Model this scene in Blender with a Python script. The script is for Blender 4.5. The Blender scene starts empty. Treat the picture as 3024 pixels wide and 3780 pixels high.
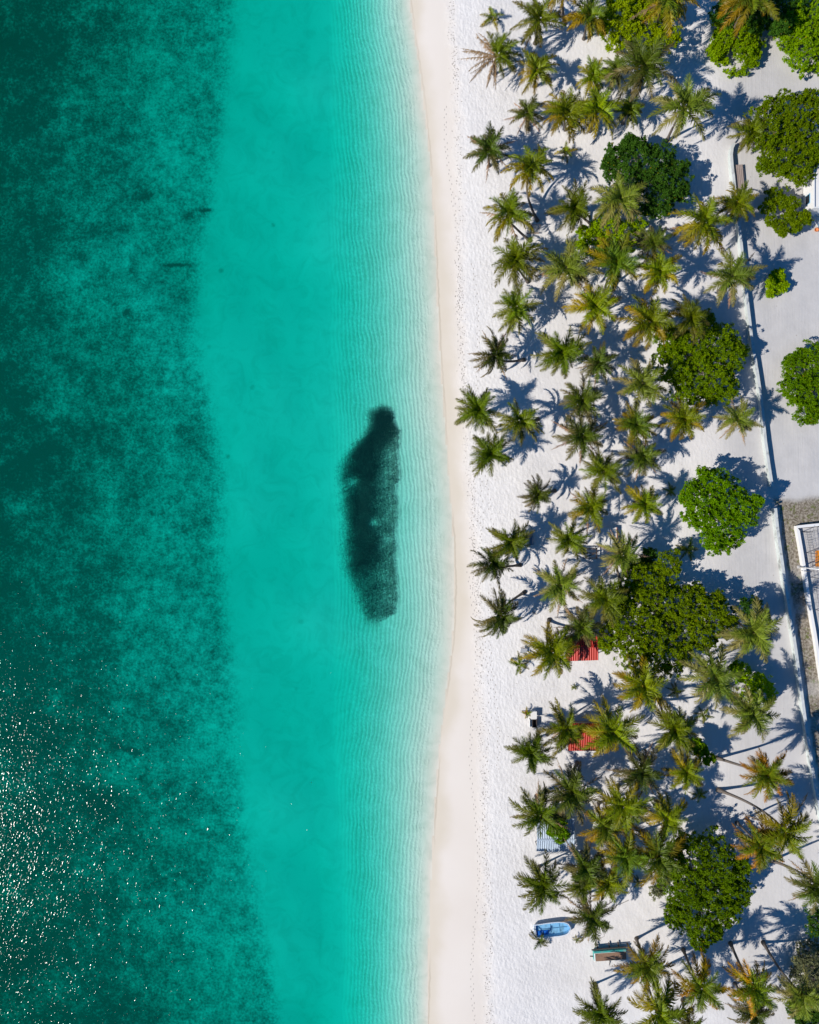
import bpy, math, random
import numpy as np
from mathutils import Vector

PI = math.pi
rng = np.random.default_rng(11)
random.seed(5)
scene = bpy.context.scene
C = scene.collection

# ------------------------------------------------------------------ camera, sky, sun, exposure
CAM_H = 103.0                      # drone altitude above the inland sand
S = 55.7 / 1512.0                  # metres on the ground per photo pixel
cam_d = bpy.data.cameras.new("camera")
cam = bpy.data.objects.new("camera", cam_d)
C.objects.link(cam)
cam.location = (0, 0, CAM_H)
cam.rotation_euler = (0, 0, 0)
cam_d.sensor_fit = 'HORIZONTAL'
cam_d.angle = 2 * math.atan(55.7 / CAM_H)
cam_d.clip_start = 1.0
cam_d.clip_end = 5000
scene.camera = cam

SUN_EL = math.radians(40)
SUN_AZ = math.radians(22)          # light travels towards +x and a little +y
world = bpy.data.worlds.new("World")
scene.world = world
world.use_nodes = True
wn = world.node_tree
wn.nodes.clear()
sky = wn.nodes.new('ShaderNodeTexSky')
sky.sky_type = 'NISHITA'
sky.sun_disc = False
sky.sun_elevation = SUN_EL
sky.sun_rotation = math.radians(250)
sky.ozone_density = 6.0
sky.dust_density = 0.0
sky.air_density = 1.0
bg = wn.nodes.new('ShaderNodeBackground')
bg.inputs['Strength'].default_value = 0.085
wo = wn.nodes.new('ShaderNodeOutputWorld')
hs = wn.nodes.new('ShaderNodeHueSaturation')
hs.inputs['Saturation'].default_value = 1.25
wn.links.new(sky.outputs[0], hs.inputs['Color'])
wn.links.new(hs.outputs[0], bg.inputs[0])
wn.links.new(bg.outputs[0], wo.inputs[0])

sun_d = bpy.data.lights.new("sun", 'SUN')
sun_d.energy = 4.6
sun_d.angle = math.radians(0.5)
sun_d.color = (1.0, 0.94, 0.86)
sun = bpy.data.objects.new("sun", sun_d)
C.objects.link(sun)
sdir = Vector((math.cos(SUN_EL) * math.cos(SUN_AZ), math.cos(SUN_EL) * math.sin(SUN_AZ), -math.sin(SUN_EL)))
sun.rotation_euler = sdir.to_track_quat('-Z', 'Y').to_euler()
sun.location = (-60, -20, 60)

scene.view_settings.view_transform = 'Standard'
scene.view_settings.look = 'None'
scene.view_settings.exposure = 0.12
scene.view_settings.gamma = 1.0
scene.view_settings.use_curve_mapping = False
scene.render.engine = 'CYCLES'
cy = scene.cycles
cy.max_bounces = 6
cy.diffuse_bounces = 3
cy.glossy_bounces = 2
cy.transmission_bounces = 2
cy.transparent_max_bounces = 10
cy.caustics_reflective = False
cy.caustics_refractive = False
cy.use_denoising = True


# ------------------------------------------------------------------ places: photo pixel -> world
def G(fx, fy, h=0.0):
    k = S * (1 - h / CAM_H)
    return Vector(((fx - 1512) * k, (1890 - fy) * k, h))


def D2(dx, dy):                     # the same in the 1725-wide preview's pixels
    return (dx * 1.75304 - 1512) * S, (1890 - dy * 1.75304) * S


def curve(pts):
    w = [D2(*p) for p in pts]
    w.sort(key=lambda q: q[1])
    ys = np.array([q[1] for q in w]); xs = np.array([q[0] for q in w])

    def f(y):
        y = np.asarray(y, float)
        k = np.linspace(-5, 5, 7)
        return sum(np.interp(y + a, ys, xs) for a in k) / 7.0
    return f


shore = curve([(855, -150), (862, 0), (893, 200), (912, 400), (920, 600), (930, 800), (936, 870), (945, 1000),
               (956, 1130), (959, 1250), (958, 1320), (948, 1400), (935, 1500), (923, 1600), (916, 1700), (911, 1800),
               (904, 1950), (900, 2156), (897, 2300)])
shelf = curve([(712, -150), (715, 0), (720, 300), (722, 700), (728, 1000), (733, 1300), (728, 1600), (745, 1900),
               (742, 2156), (742, 2300)])
weedline = curve([(500, -150), (490, 0), (475, 150), (455, 300), (440, 430), (410, 560), (405, 700), (440, 820),
                  (470, 950), (470, 1200), (480, 1350), (500, 1500), (500, 1650), (525, 1800), (560, 2000),
                  (585, 2156), (600, 2300)])
wrack = curve([(948, -150), (950, 0), (961, 170), (968, 350), (970, 600), (975, 780), (985, 950), (1000, 1100),
               (1010, 1300), (1012, 1450), (1018, 1600), (1021, 1830), (1026, 2000), (1032, 2156), (1035, 2300)])
WATER = -0.9


# ------------------------------------------------------------------ mesh helpers
def mesh_from(name, v, tris=None, quads=None, col=None, smooth=False, floats=None):
    v = np.asarray(v, np.float32).reshape(-1, 3)
    me = bpy.data.meshes.new(name)
    me.vertices.add(len(v))
    me.vertices.foreach_set('co', v.ravel())
    loops, starts, tot = [], [], 0
    if quads is not None and len(quads):
        q = np.asarray(quads, np.int32)
        loops.append(q.ravel()); starts.append(np.arange(len(q)) * 4 + tot); tot += 4 * len(q)
    if tris is not None and len(tris):
        t = np.asarray(tris, np.int32)
        loops.append(t.ravel()); starts.append(np.arange(len(t)) * 3 + tot); tot += 3 * len(t)
    loops = np.concatenate(loops).astype(np.int32); starts = np.concatenate(starts).astype(np.int32)
    me.loops.add(len(loops)); me.loops.foreach_set('vertex_index', loops)
    me.polygons.add(len(starts)); me.polygons.foreach_set('loop_start', starts)
    if smooth:
        me.polygons.foreach_set('use_smooth', np.ones(len(starts), bool))
    if col is not None:
        a = me.attributes.new('col', 'FLOAT_COLOR', 'POINT')
        c = np.ones((len(v), 4), np.float32); c[:, :3] = np.asarray(col)
        a.data.foreach_set('color', c.ravel())
    for k, val in (floats or {}).items():
        a = me.attributes.new(k, 'FLOAT', 'POINT')
        a.data.foreach_set('value', np.asarray(val, np.float32).ravel())
    me.update(calc_edges=True)
    me.validate()
    return me


def link(name, me, mat=None, parent=None, loc=None):
    o = bpy.data.objects.new(name, me)
    C.objects.link(o)
    if mat is not None and me is not None and len(me.materials) == 0:
        me.materials.append(mat)
    if parent is not None:
        o.parent = parent
    if loc is not None:
        o.location = loc
    return o


def tag(o, label=None, cat=None, group=None, kind=None):
    if label: o['label'] = label
    if cat: o['category'] = cat
    if group: o['group'] = group
    if kind: o['kind'] = kind
    return o


def empty(name, loc, rz=0.0):
    o = bpy.data.objects.new(name, None)
    C.objects.link(o)
    o.empty_display_size = 0.5
    o.location = loc
    o.rotation_euler = (0, 0, rz)
    return o


class MB:
    """collects plain solids into one mesh"""
    def __init__(s):
        s.v, s.f, s.n = [], [], 0

    def add(s, v, f):
        v = [tuple(p) for p in v]
        s.v += v
        s.f += [tuple(i + s.n for i in g) for g in f]
        s.n += len(v)
        return s

    def box(s, c, size, rz=0.0, bev=0.0, tilt=0.0):
        x, y, z = (k / 2 for k in size)
        b = min(bev, x * .9, y * .9)
        ring = []
        if b > 0:
            for cx, cyy, a0 in ((x - b, y - b, 0), (-x + b, y - b, 90), (-x + b, -y + b, 180), (x - b, -y + b, 270)):
                for a in (0, 45, 90):
                    t = math.radians(a0 + a)
                    ring.append((cx + b * math.cos(t), cyy + b * math.sin(t)))
        else:
            ring = [(x, y), (-x, y), (-x, -y), (x, -y)]
        n = len(ring)
        vs = []
        zb = min(b, z * .5) * .5
        ins = .0 if b == 0 else b * .35
        lev = [(-z, 0), (z - zb, 0), (z, ins)] if b > 0 else [(-z, 0), (z, 0)]
        for zz, i in lev:
            for (px, py) in ring:
                fx = px * (1 - i / max(x, .001)); fy = py * (1 - i / max(y, .001))
                vs.append((fx, fy, zz))
        out = []
        ct, st = math.cos(tilt), math.sin(tilt)
        cr, sr = math.cos(rz), math.sin(rz)
        for (px, py, pz) in vs:
            px, pz = px * ct + pz * st, -px * st + pz * ct
            out.append((c[0] + px * cr - py * sr, c[1] + px * sr + py * cr, c[2] + pz))
        f = [tuple(range(n))[::-1], tuple(range((len(lev) - 1) * n, len(lev) * n))]
        for l in range(len(lev) - 1):
            for i in range(n):
                j = (i + 1) % n
                f.append((l * n + i, l * n + j, (l + 1) * n + j, (l + 1) * n + i))
        return s.add(out, f)

    def tube(s, pts, rad, sides=8):
        pts = [Vector(p) for p in pts]
        if not hasattr(rad, '__len__'): rad = [rad] * len(pts)
        vs = []
        for i, p in enumerate(pts):
            t = (pts[min(i + 1, len(pts) - 1)] - pts[max(i - 1, 0)]).normalized()
            a = t.cross(Vector((0, 0, 1)))
            if a.length < .1: a = t.cross(Vector((0, 1, 0)))
            a.normalize(); b = t.cross(a)
            for k in range(sides):
                q = 2 * PI * k / sides
                vs.append(p + (a * math.cos(q) + b * math.sin(q)) * rad[i])
        f = [tuple(range(sides)), tuple(range((len(pts) - 1) * sides, len(pts) * sides))[::-1]]
        for l in range(len(pts) - 1):
            for i in range(sides):
                j = (i + 1) % sides
                f.append((l * sides + i, (l + 1) * sides + i, (l + 1) * sides + j, l * sides + j))
        return s.add(vs, f)

    def build(s, name, mat, parent=None, smooth=False, loc=None):
        me = bpy.data.meshes.new(name)
        me.from_pydata([tuple(p) for p in s.v], [], s.f)
        if smooth:
            for p in me.polygons: p.use_smooth = True
        me.update()
        return link(name, me, mat, parent, loc)


# ------------------------------------------------------------------ materials
def new_mat(name):
    m = bpy.data.materials.new(name)
    m.use_nodes = True
    nt = m.node_tree
    nt.nodes.clear()
    return m, nt, nt.nodes, nt.links


def nd(nt, typ, **kw):
    n = nt.nodes.new(typ)
    for k, v in kw.items():
        if k.startswith('i_'):
            n.inputs[int(k[2:]) if k[2:].isdigit() else k[2:]].default_value = v
        else:
            setattr(n, k, v)
    return n


def math_n(nt, op, a, b=None, c=None, clamp=False):
    n = nt.nodes.new('ShaderNodeMath'); n.operation = op; n.use_clamp = clamp
    for i, x in enumerate((a, b, c)):
        if x is None: continue
        if isinstance(x, (int, float)): n.inputs[i].default_value = x
        else: nt.links.new(x, n.inputs[i])
    return n.outputs[0]


def maprange(nt, v, a, b, c=0.0, d=1.0, smooth=True):
    n = nt.nodes.new('ShaderNodeMapRange')
    n.interpolation_type = 'SMOOTHSTEP' if smooth else 'LINEAR'
    nt.links.new(v, n.inputs['Value'])
    for k, x in zip(('From Min', 'From Max', 'To Min', 'To Max'), (a, b, c, d)):
        n.inputs[k].default_value = x
    return n.outputs['Result']


def noise(nt, vec, scale, detail=4, rough=.55, dist=0.0):
    n = nd(nt, 'ShaderNodeTexNoise')
    n.inputs['Scale'].default_value = scale
    n.inputs['Detail'].default_value = detail
    n.inputs['Roughness'].default_value = rough
    n.inputs['Distortion'].default_value = dist
    if vec is not None: nt.links.new(vec, n.inputs['Vector'])
    return n.outputs['Fac']


def mixc(nt, fac, a, b):
    n = nt.nodes.new('ShaderNodeMix'); n.data_type = 'RGBA'
    for sock, x in ((n.inputs[0], fac), (n.inputs[6], a), (n.inputs[7], b)):
        if isinstance(x, (tuple, list)): sock.default_value = (*x, 1) if len(x) == 3 else x
        elif isinstance(x, (int, float)): sock.default_value = x
        else: nt.links.new(x, sock)
    return n.outputs[2]


def attr(nt, name):
    n = nt.nodes.new('ShaderNodeAttribute'); n.attribute_name = name
    return n


def finish(nt, color, rough=.8, bump=None, bump_dist=.02, bump_str=1.0, spec=.3, metal=0.0):
    p = nt.nodes.new('ShaderNodeBsdfPrincipled')
    o = nt.nodes.new('ShaderNodeOutputMaterial')
    if isinstance(color, (tuple, list)): p.inputs['Base Color'].default_value = (*color, 1)
    else: nt.links.new(color, p.inputs['Base Color'])
    if isinstance(rough, (int, float)): p.inputs['Roughness'].default_value = rough
    else: nt.links.new(rough, p.inputs['Roughness'])
    p.inputs['Specular IOR Level'].default_value = spec
    p.inputs['Metallic'].default_value = metal
    if bump is not None:
        b = nt.nodes.new('ShaderNodeBump')
        b.inputs['Distance'].default_value = bump_dist
        b.inputs['Strength'].default_value = bump_str
        nt.links.new(bump, b.inputs['Height'])
        nt.links.new(b.outputs[0], p.inputs['Normal'])
    nt.links.new(p.outputs[0], o.inputs[0])
    return p


def simple_mat(name, color, rough=.6, var=.18, scale=3.0, dirt=None, metal=0.0, bump=.004):
    m, nt, N, L = new_mat(name)
    tc = nd(nt, 'ShaderNodeTexCoord').outputs['Object']
    n1 = noise(nt, tc, scale, 5, .6)
    dark = tuple(c * (1 - var) for c in color); lite = tuple(min(1, c * (1 + var)) for c in color)
    col = mixc(nt, n1, dark, lite)
    if dirt is not None:
        n2 = noise(nt, tc, scale * .6, 6, .7)
        col = mixc(nt, maprange(nt, n2, .52, .68, 0, .8), col, dirt)
    n3 = noise(nt, tc, scale * 12, 3, .6)
    finish(nt, col, rough, n3, bump, 1.0, .35, metal)
    return m


# dry sand, damp sand, gravel and packed earth, all one sheet
def mat_sand():
    m, nt, N, L = new_mat('beach_sand')
    geo = nd(nt, 'ShaderNodeNewGeometry').outputs['Position']
    e = attr(nt, 'wrack').outputs['Fac']
    d = attr(nt, 'shore').outputs['Fac']
    dirt = attr(nt, 'dirt').outputs['Fac']
    lane = attr(nt, 'lane').outputs['Fac']
    nbig = noise(nt, geo, .12, 4, .5)
    nmid = noise(nt, geo, .7, 5, .6)
    nfine = noise(nt, geo, 5.0, 4, .65)
    dry = mixc(nt, nbig, (.70, .675, .655), (.80, .78, .765))
    dry = mixc(nt, maprange(nt, nmid, .35, .7, 0, .22), dry, (.60, .575, .55))
    lanec = mixc(nt, nmid, (.48, .468, .46), (.60, .588, .578))
    dry = mixc(nt, lane, dry, lanec)
    damp = mixc(nt, nbig, (.71, .640, .565), (.77, .715, .655))
    edge = math_n(nt, 'ADD', e, math_n(nt, 'MULTIPLY', math_n(nt, 'SUBTRACT', nmid, .5), 2.2))
    isdry = maprange(nt, edge, -1.4, 1.5)
    col = mixc(nt, isdry, damp, dry)
    wet = maprange(nt, math_n(nt, 'ADD', d, math_n(nt, 'MULTIPLY', math_n(nt, 'SUBTRACT', nbig, .5), 5.0)), .2, 2.6, 1, 0)
    col = mixc(nt, math_n(nt, 'MULTIPLY', wet, .8), col, (.64, .57, .46))
    ln_ = math_n(nt, 'ADD', d, math_n(nt, 'MULTIPLY', math_n(nt, 'SUBTRACT', nmid, .5), .5))
    tide = math_n(nt, 'MULTIPLY', maprange(nt, ln_, .05, .16), maprange(nt, ln_, .22, .40, 1, 0))
    tide = math_n(nt, 'MULTIPLY', tide, maprange(nt, noise(nt, geo, .05, 2, .5), .42, .56))
    col = mixc(nt, math_n(nt, 'MULTIPLY', tide, .32), col, (.30, .25, .17))
    # grit: twigs, shell bits, leaf litter
    vor = nd(nt, 'ShaderNodeTexVoronoi'); vor.inputs['Scale'].default_value = 1.1
    L.new(geo, vor.inputs['Vector'])
    spk = maprange(nt, vor.outputs['Distance'], .07, .11, 1, 0)
    spk = math_n(nt, 'MULTIPLY', spk, math_n(nt, 'MULTIPLY', maprange(nt, nmid, .5, .62), isdry))
    col = mixc(nt, math_n(nt, 'MULTIPLY', spk, .5), col, (.25, .20, .15))
    # packed earth, weeds and rubble behind the wall
    earth = mixc(nt, maprange(nt, noise(nt, geo, 3.2, 6, .75), .35, .68), (.10, .078, .05), (.40, .36, .30))
    earth = mixc(nt, maprange(nt, noise(nt, geo, 1.1, 5, .7), .54, .64), earth, (.12, .14, .035))
    col = mixc(nt, dirt, col, earth)
    # relief: footprints and hummocks on the dry sand, almost nothing on the damp sand
    v2 = nd(nt, 'ShaderNodeTexVoronoi'); v2.feature = 'SMOOTH_F1'; v2.inputs['Scale'].default_value = 2.1
    v2.inputs['Smoothness'].default_value = .6
    mp = nd(nt, 'ShaderNodeMapping'); mp.inputs['Scale'].default_value = (1.25, .8, 1)
    L.new(geo, mp.inputs['Vector']); L.new(mp.outputs[0], v2.inputs['Vector'])
    h = math_n(nt, 'ADD', math_n(nt, 'MULTIPLY', v2.outputs['Distance'], .55), math_n(nt, 'MULTIPLY', nfine, .6))
    h = math_n(nt, 'ADD', h, math_n(nt, 'MULTIPLY', nmid, .8))
    front = maprange(nt, e, 3.0, 18.0, 1.0, .45)
    h = math_n(nt, 'MULTIPLY', h, math_n(nt, 'MULTIPLY', front, isdry))
    h = math_n(nt, 'MULTIPLY', h, maprange(nt, lane, 0, 1, 1, .4))
    mt = nd(nt, 'ShaderNodeMapping'); mt.inputs['Scale'].default_value = (3.2, .14, 1); mt.inputs['Rotation'].default_value = (0, 0, math.radians(-7))
    L.new(geo, mt.inputs['Vector'])
    tracks = noise(nt, mt.outputs[0], 1.0, 4, .6, .4)
    tm_ = math_n(nt, 'MULTIPLY', math_n(nt, 'MULTIPLY', maprange(nt, e, 18, 34), maprange(nt, nbig, .42, .6)), isdry)
    h = math_n(nt, 'ADD', h, math_n(nt, 'MULTIPLY', tracks, math_n(nt, 'MULTIPLY', tm_, .35)))
    col = mixc(nt, math_n(nt, 'MULTIPLY', math_n(nt, 'MULTIPLY', maprange(nt, tracks, .5, .62), tm_), .12), col, (.42, .39, .36))
    litter = noise(nt, geo, 2.2, 6, .75)
    col = mixc(nt, math_n(nt, 'MULTIPLY', math_n(nt, 'MULTIPLY', maprange(nt, litter, .62, .72), maprange(nt, e, 6, 24)), .38), col, (.30, .26, .22))
    finish(nt, col, .9, h, .09, 1.0, .12)
    return m


def mat_seabed():
    m, nt, N, L = new_mat('seabed_sand_and_weed')
    geo = nd(nt, 'ShaderNodeNewGeometry').outputs['Position']
    d = attr(nt, 'shore').outputs['Fac']
    u = attr(nt, 'shelf').outputs['Fac']
    w = attr(nt, 'weed').outputs['Fac']
    sep = nd(nt, 'ShaderNodeSeparateXYZ'); L.new(geo, sep.inputs[0])
    nb = noise(nt, geo, .10, 3, .5)
    n0 = noise(nt, geo, .16, 4, .6)
    n1 = noise(nt, geo, .75, 6, .72)
    n2 = noise(nt, geo, 3.0, 5, .7)
    sand = mixc(nt, nb, (.66, .63, .54), (.72, .69, .60))
    # sunlight focused by wavelets, painted into the sand as bands along the shore
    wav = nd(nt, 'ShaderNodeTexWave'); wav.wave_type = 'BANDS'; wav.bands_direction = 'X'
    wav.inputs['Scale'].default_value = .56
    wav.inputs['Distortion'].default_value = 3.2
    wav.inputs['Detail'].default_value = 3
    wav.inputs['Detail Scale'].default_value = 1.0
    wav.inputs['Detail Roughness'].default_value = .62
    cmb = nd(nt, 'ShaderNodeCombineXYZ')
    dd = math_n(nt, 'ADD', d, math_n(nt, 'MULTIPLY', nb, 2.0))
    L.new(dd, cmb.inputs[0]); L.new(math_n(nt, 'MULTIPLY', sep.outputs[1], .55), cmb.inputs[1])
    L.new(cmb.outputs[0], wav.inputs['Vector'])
    caustic = wav.outputs['Fac']
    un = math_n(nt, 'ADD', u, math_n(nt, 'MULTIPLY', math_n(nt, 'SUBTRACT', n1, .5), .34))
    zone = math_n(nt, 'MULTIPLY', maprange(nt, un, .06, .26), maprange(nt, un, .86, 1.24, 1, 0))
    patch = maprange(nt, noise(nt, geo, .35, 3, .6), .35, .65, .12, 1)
    r2 = math_n(nt, 'MULTIPLY', math_n(nt, 'MULTIPLY', maprange(nt, caustic, .0, .62, 1, 0), patch), zone)
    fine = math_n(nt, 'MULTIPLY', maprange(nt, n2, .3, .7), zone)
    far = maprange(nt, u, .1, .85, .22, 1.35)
    sand = mixc(nt, math_n(nt, 'MULTIPLY', math_n(nt, 'MULTIPLY', r2, far), .42), sand, (.19, .35, .24))  # darker bands between the painted light lines
    sand = mixc(nt, math_n(nt, 'MULTIPLY', math_n(nt, 'MULTIPLY', fine, far), .38), sand, (.26, .38, .28))  # finer mottle of the same painted light pattern
    # small dark tufts on the clean sand
    vor = nd(nt, 'ShaderNodeTexVoronoi'); vor.inputs['Scale'].default_value = .16
    L.new(geo, vor.inputs['Vector'])
    vs_ = nd(nt, 'ShaderNodeSeparateColor'); L.new(vor.outputs['Color'], vs_.inputs[0])
    vd = math_n(nt, 'ADD', vor.outputs['Distance'], math_n(nt, 'MULTIPLY', math_n(nt, 'SUBTRACT', n2, .5), .10))
    tuft = math_n(nt, 'MULTIPLY', maprange(nt, vd, .02, .085, 1, 0), math_n(nt, 'MULTIPLY', maprange(nt, u, 1.1, 1.6), vs_.outputs[0]))
    mot = noise(nt, geo, .33, 5, .62, 1.5)
    sand = mixc(nt, math_n(nt, 'MULTIPLY', maprange(nt, mot, .40, .72), .34), sand, (.40, .45, .36))
    sand = mixc(nt, math_n(nt, 'MULTIPLY', tuft, .55), sand, (.12, .17, .11))
    # weed cover
    mix = math_n(nt, 'ADD', math_n(nt, 'MULTIPLY', n0, .8), math_n(nt, 'ADD', math_n(nt, 'MULTIPLY', n1, 1.0),
                 math_n(nt, 'MULTIPLY', n2, .65)))          # about 1.1 on average
    mix = math_n(nt, 'SUBTRACT', mix, 1.17)
    cover = math_n(nt, 'ADD', math_n(nt, 'MULTIPLY', w, 1.48), math_n(nt, 'MULTIPLY', mix, 2.0))
    fac = maprange(nt, cover, .05, 1.75, 0, .92)
    fac = math_n(nt, 'MULTIPLY', fac, maprange(nt, w, 0, .4))
    weed = mixc(nt, n1, (.022, .045, .040), (.055, .095, .075))
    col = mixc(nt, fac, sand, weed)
    h = math_n(nt, 'ADD', math_n(nt, 'MULTIPLY', caustic, zone), math_n(nt, 'MULTIPLY', fine, .8))
    finish(nt, col, .95, h, .032, 1.0, .05)
    return m


def mat_water():
    m, nt, N, L = new_mat('sea_water')
    geo = nd(nt, 'ShaderNodeNewGeometry').outputs['Position']
    sp = nd(nt, 'ShaderNodeSeparateXYZ'); L.new(geo, sp.inputs[0])
    th = math.radians(-34)
    uu = math_n(nt, 'ADD', math_n(nt, 'MULTIPLY', sp.outputs[0], math.cos(th)), math_n(nt, 'MULTIPLY', sp.outputs[1], math.sin(th)))
    vv = math_n(nt, 'SUBTRACT', math_n(nt, 'MULTIPLY', sp.outputs[1], math.cos(th)), math_n(nt, 'MULTIPLY', sp.outputs[0], math.sin(th)))
    cb = nd(nt, 'ShaderNodeCombineXYZ'); L.new(uu, cb.inputs[0]); L.new(math_n(nt, 'MULTIPLY', vv, .5), cb.inputs[1])
    a = noise(nt, cb.outputs[0], 4.3, 1.5, .5, .2)
    b = noise(nt, cb.outputs[0], .45, 3, .55)
    h = math_n(nt, 'ADD', math_n(nt, 'MULTIPLY', a, .064), math_n(nt, 'MULTIPLY', b, .10))
    bp = nd(nt, 'ShaderNodeBump'); bp.inputs['Distance'].default_value = 1.0
    bp.inputs['Strength'].default_value = 1.0
    L.new(h, bp.inputs['Height'])
    lw = nd(nt, 'ShaderNodeLayerWeight'); lw.inputs['Blend'].default_value = .5
    frs = math_n(nt, 'ADD', math_n(nt, 'MULTIPLY', math_n(nt, 'POWER', lw.outputs['Facing'], 5), .98), .02)
    tr = nd(nt, 'ShaderNodeBsdfTransparent')
    gl = nd(nt, 'ShaderNodeBsdfGlossy'); gl.distribution = 'BECKMANN'; gl.inputs['Roughness'].default_value = .17
    L.new(bp.outputs[0], gl.inputs['Normal'])
    mx = nd(nt, 'ShaderNodeMixShader')
    L.new(frs, mx.inputs[0]); L.new(tr.outputs[0], mx.inputs[1]); L.new(gl.outputs[0], mx.inputs[2])
    va = nd(nt, 'ShaderNodeVolumeAbsorption')
    va.inputs['Color'].default_value = (0.0, .920, .896, 1)
    va.inputs['Density'].default_value = 1.15
    o = nd(nt, 'ShaderNodeOutputMaterial')
    L.new(mx.outputs[0], o.inputs[0]); L.new(va.outputs[0], o.inputs[1])
    return m


def mat_foliage(name, transl=.30, rough=.45, spec=.2):
    m, nt, N, L = new_mat(name)
    a = attr(nt, 'col').outputs['Color']
    oi = nd(nt, 'ShaderNodeObjectInfo').outputs['Random']
    hsv = nd(nt, 'ShaderNodeHueSaturation')
    L.new(a, hsv.inputs['Color'])
    L.new(maprange(nt, oi, 0, 1, .487, .513, False), hsv.inputs['Hue'])
    L.new(maprange(nt, math_n(nt, 'FRACT', math_n(nt, 'MULTIPLY', oi, 7.3)), 0, 1, .92, 1.34, False), hsv.inputs['Value'])
    hsv.inputs['Saturation'].default_value = 1.12
    p = nd(nt, 'ShaderNodeBsdfPrincipled')
    p.inputs['Roughness'].default_value = rough
    p.inputs['Specular IOR Level'].default_value = spec
    L.new(hsv.outputs[0], p.inputs['Base Color'])
    t = nd(nt, 'ShaderNodeBsdfTranslucent')
    L.new(hsv.outputs[0], t.inputs['Color'])
    mx = nd(nt, 'ShaderNodeMixShader'); mx.inputs[0].default_value = transl
    L.new(p.outputs[0], mx.inputs[1]); L.new(t.outputs[0], mx.inputs[2])
    o = nd(nt, 'ShaderNodeOutputMaterial'); L.new(mx.outputs[0], o.inputs[0])
    return m


def mat_bark(name, c0, c1):
    m, nt, N, L = new_mat(name)
    tc = nd(nt, 'ShaderNodeTexCoord').outputs['Object']
    n1 = noise(nt, tc, 4, 5, .7)
    w = nd(nt, 'ShaderNodeTexWave'); w.bands_direction = 'Z'; w.inputs['Scale'].default_value = 2.2
    w.inputs['Distortion'].default_value = 1.0
    L.new(tc, w.inputs['Vector'])
    col = mixc(nt, n1, c0, c1)
    col = mixc(nt, math_n(nt, 'MULTIPLY', w.outputs['Fac'], .35), col, tuple(x * .5 for x in c0))
    finish(nt, col, .85, w.outputs['Fac'], .03, 1.0, .2)
    return m


def mat_corrugated(name, c0, c1, pitch, axis='X', rough=.45, var=None, stripe=.35):
    m, nt, N, L = new_mat(name)
    tc = nd(nt, 'ShaderNodeTexCoord').outputs['Object']
    n1 = noise(nt, tc, 1.2, 5, .65)
    sep = nd(nt, 'ShaderNodeSeparateXYZ'); L.new(tc, sep.inputs[0])
    ph = math_n(nt, 'MULTIPLY', sep.outputs[0 if axis == 'X' else 1], 2 * PI / pitch)
    sn = math_n(nt, 'SINE', ph)
    col = mixc(nt, n1, c0, c1)
    if var is not None:
        col = mixc(nt, maprange(nt, noise(nt, tc, .9, 6, .75), .5, .7, 0, .75), col, var)
    col = mixc(nt, maprange(nt, sn, .3, .9, 0, stripe), col, tuple(x * .45 for x in c0))
    finish(nt, col, rough, n1, .005, 1.0, .5)
    return m


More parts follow.
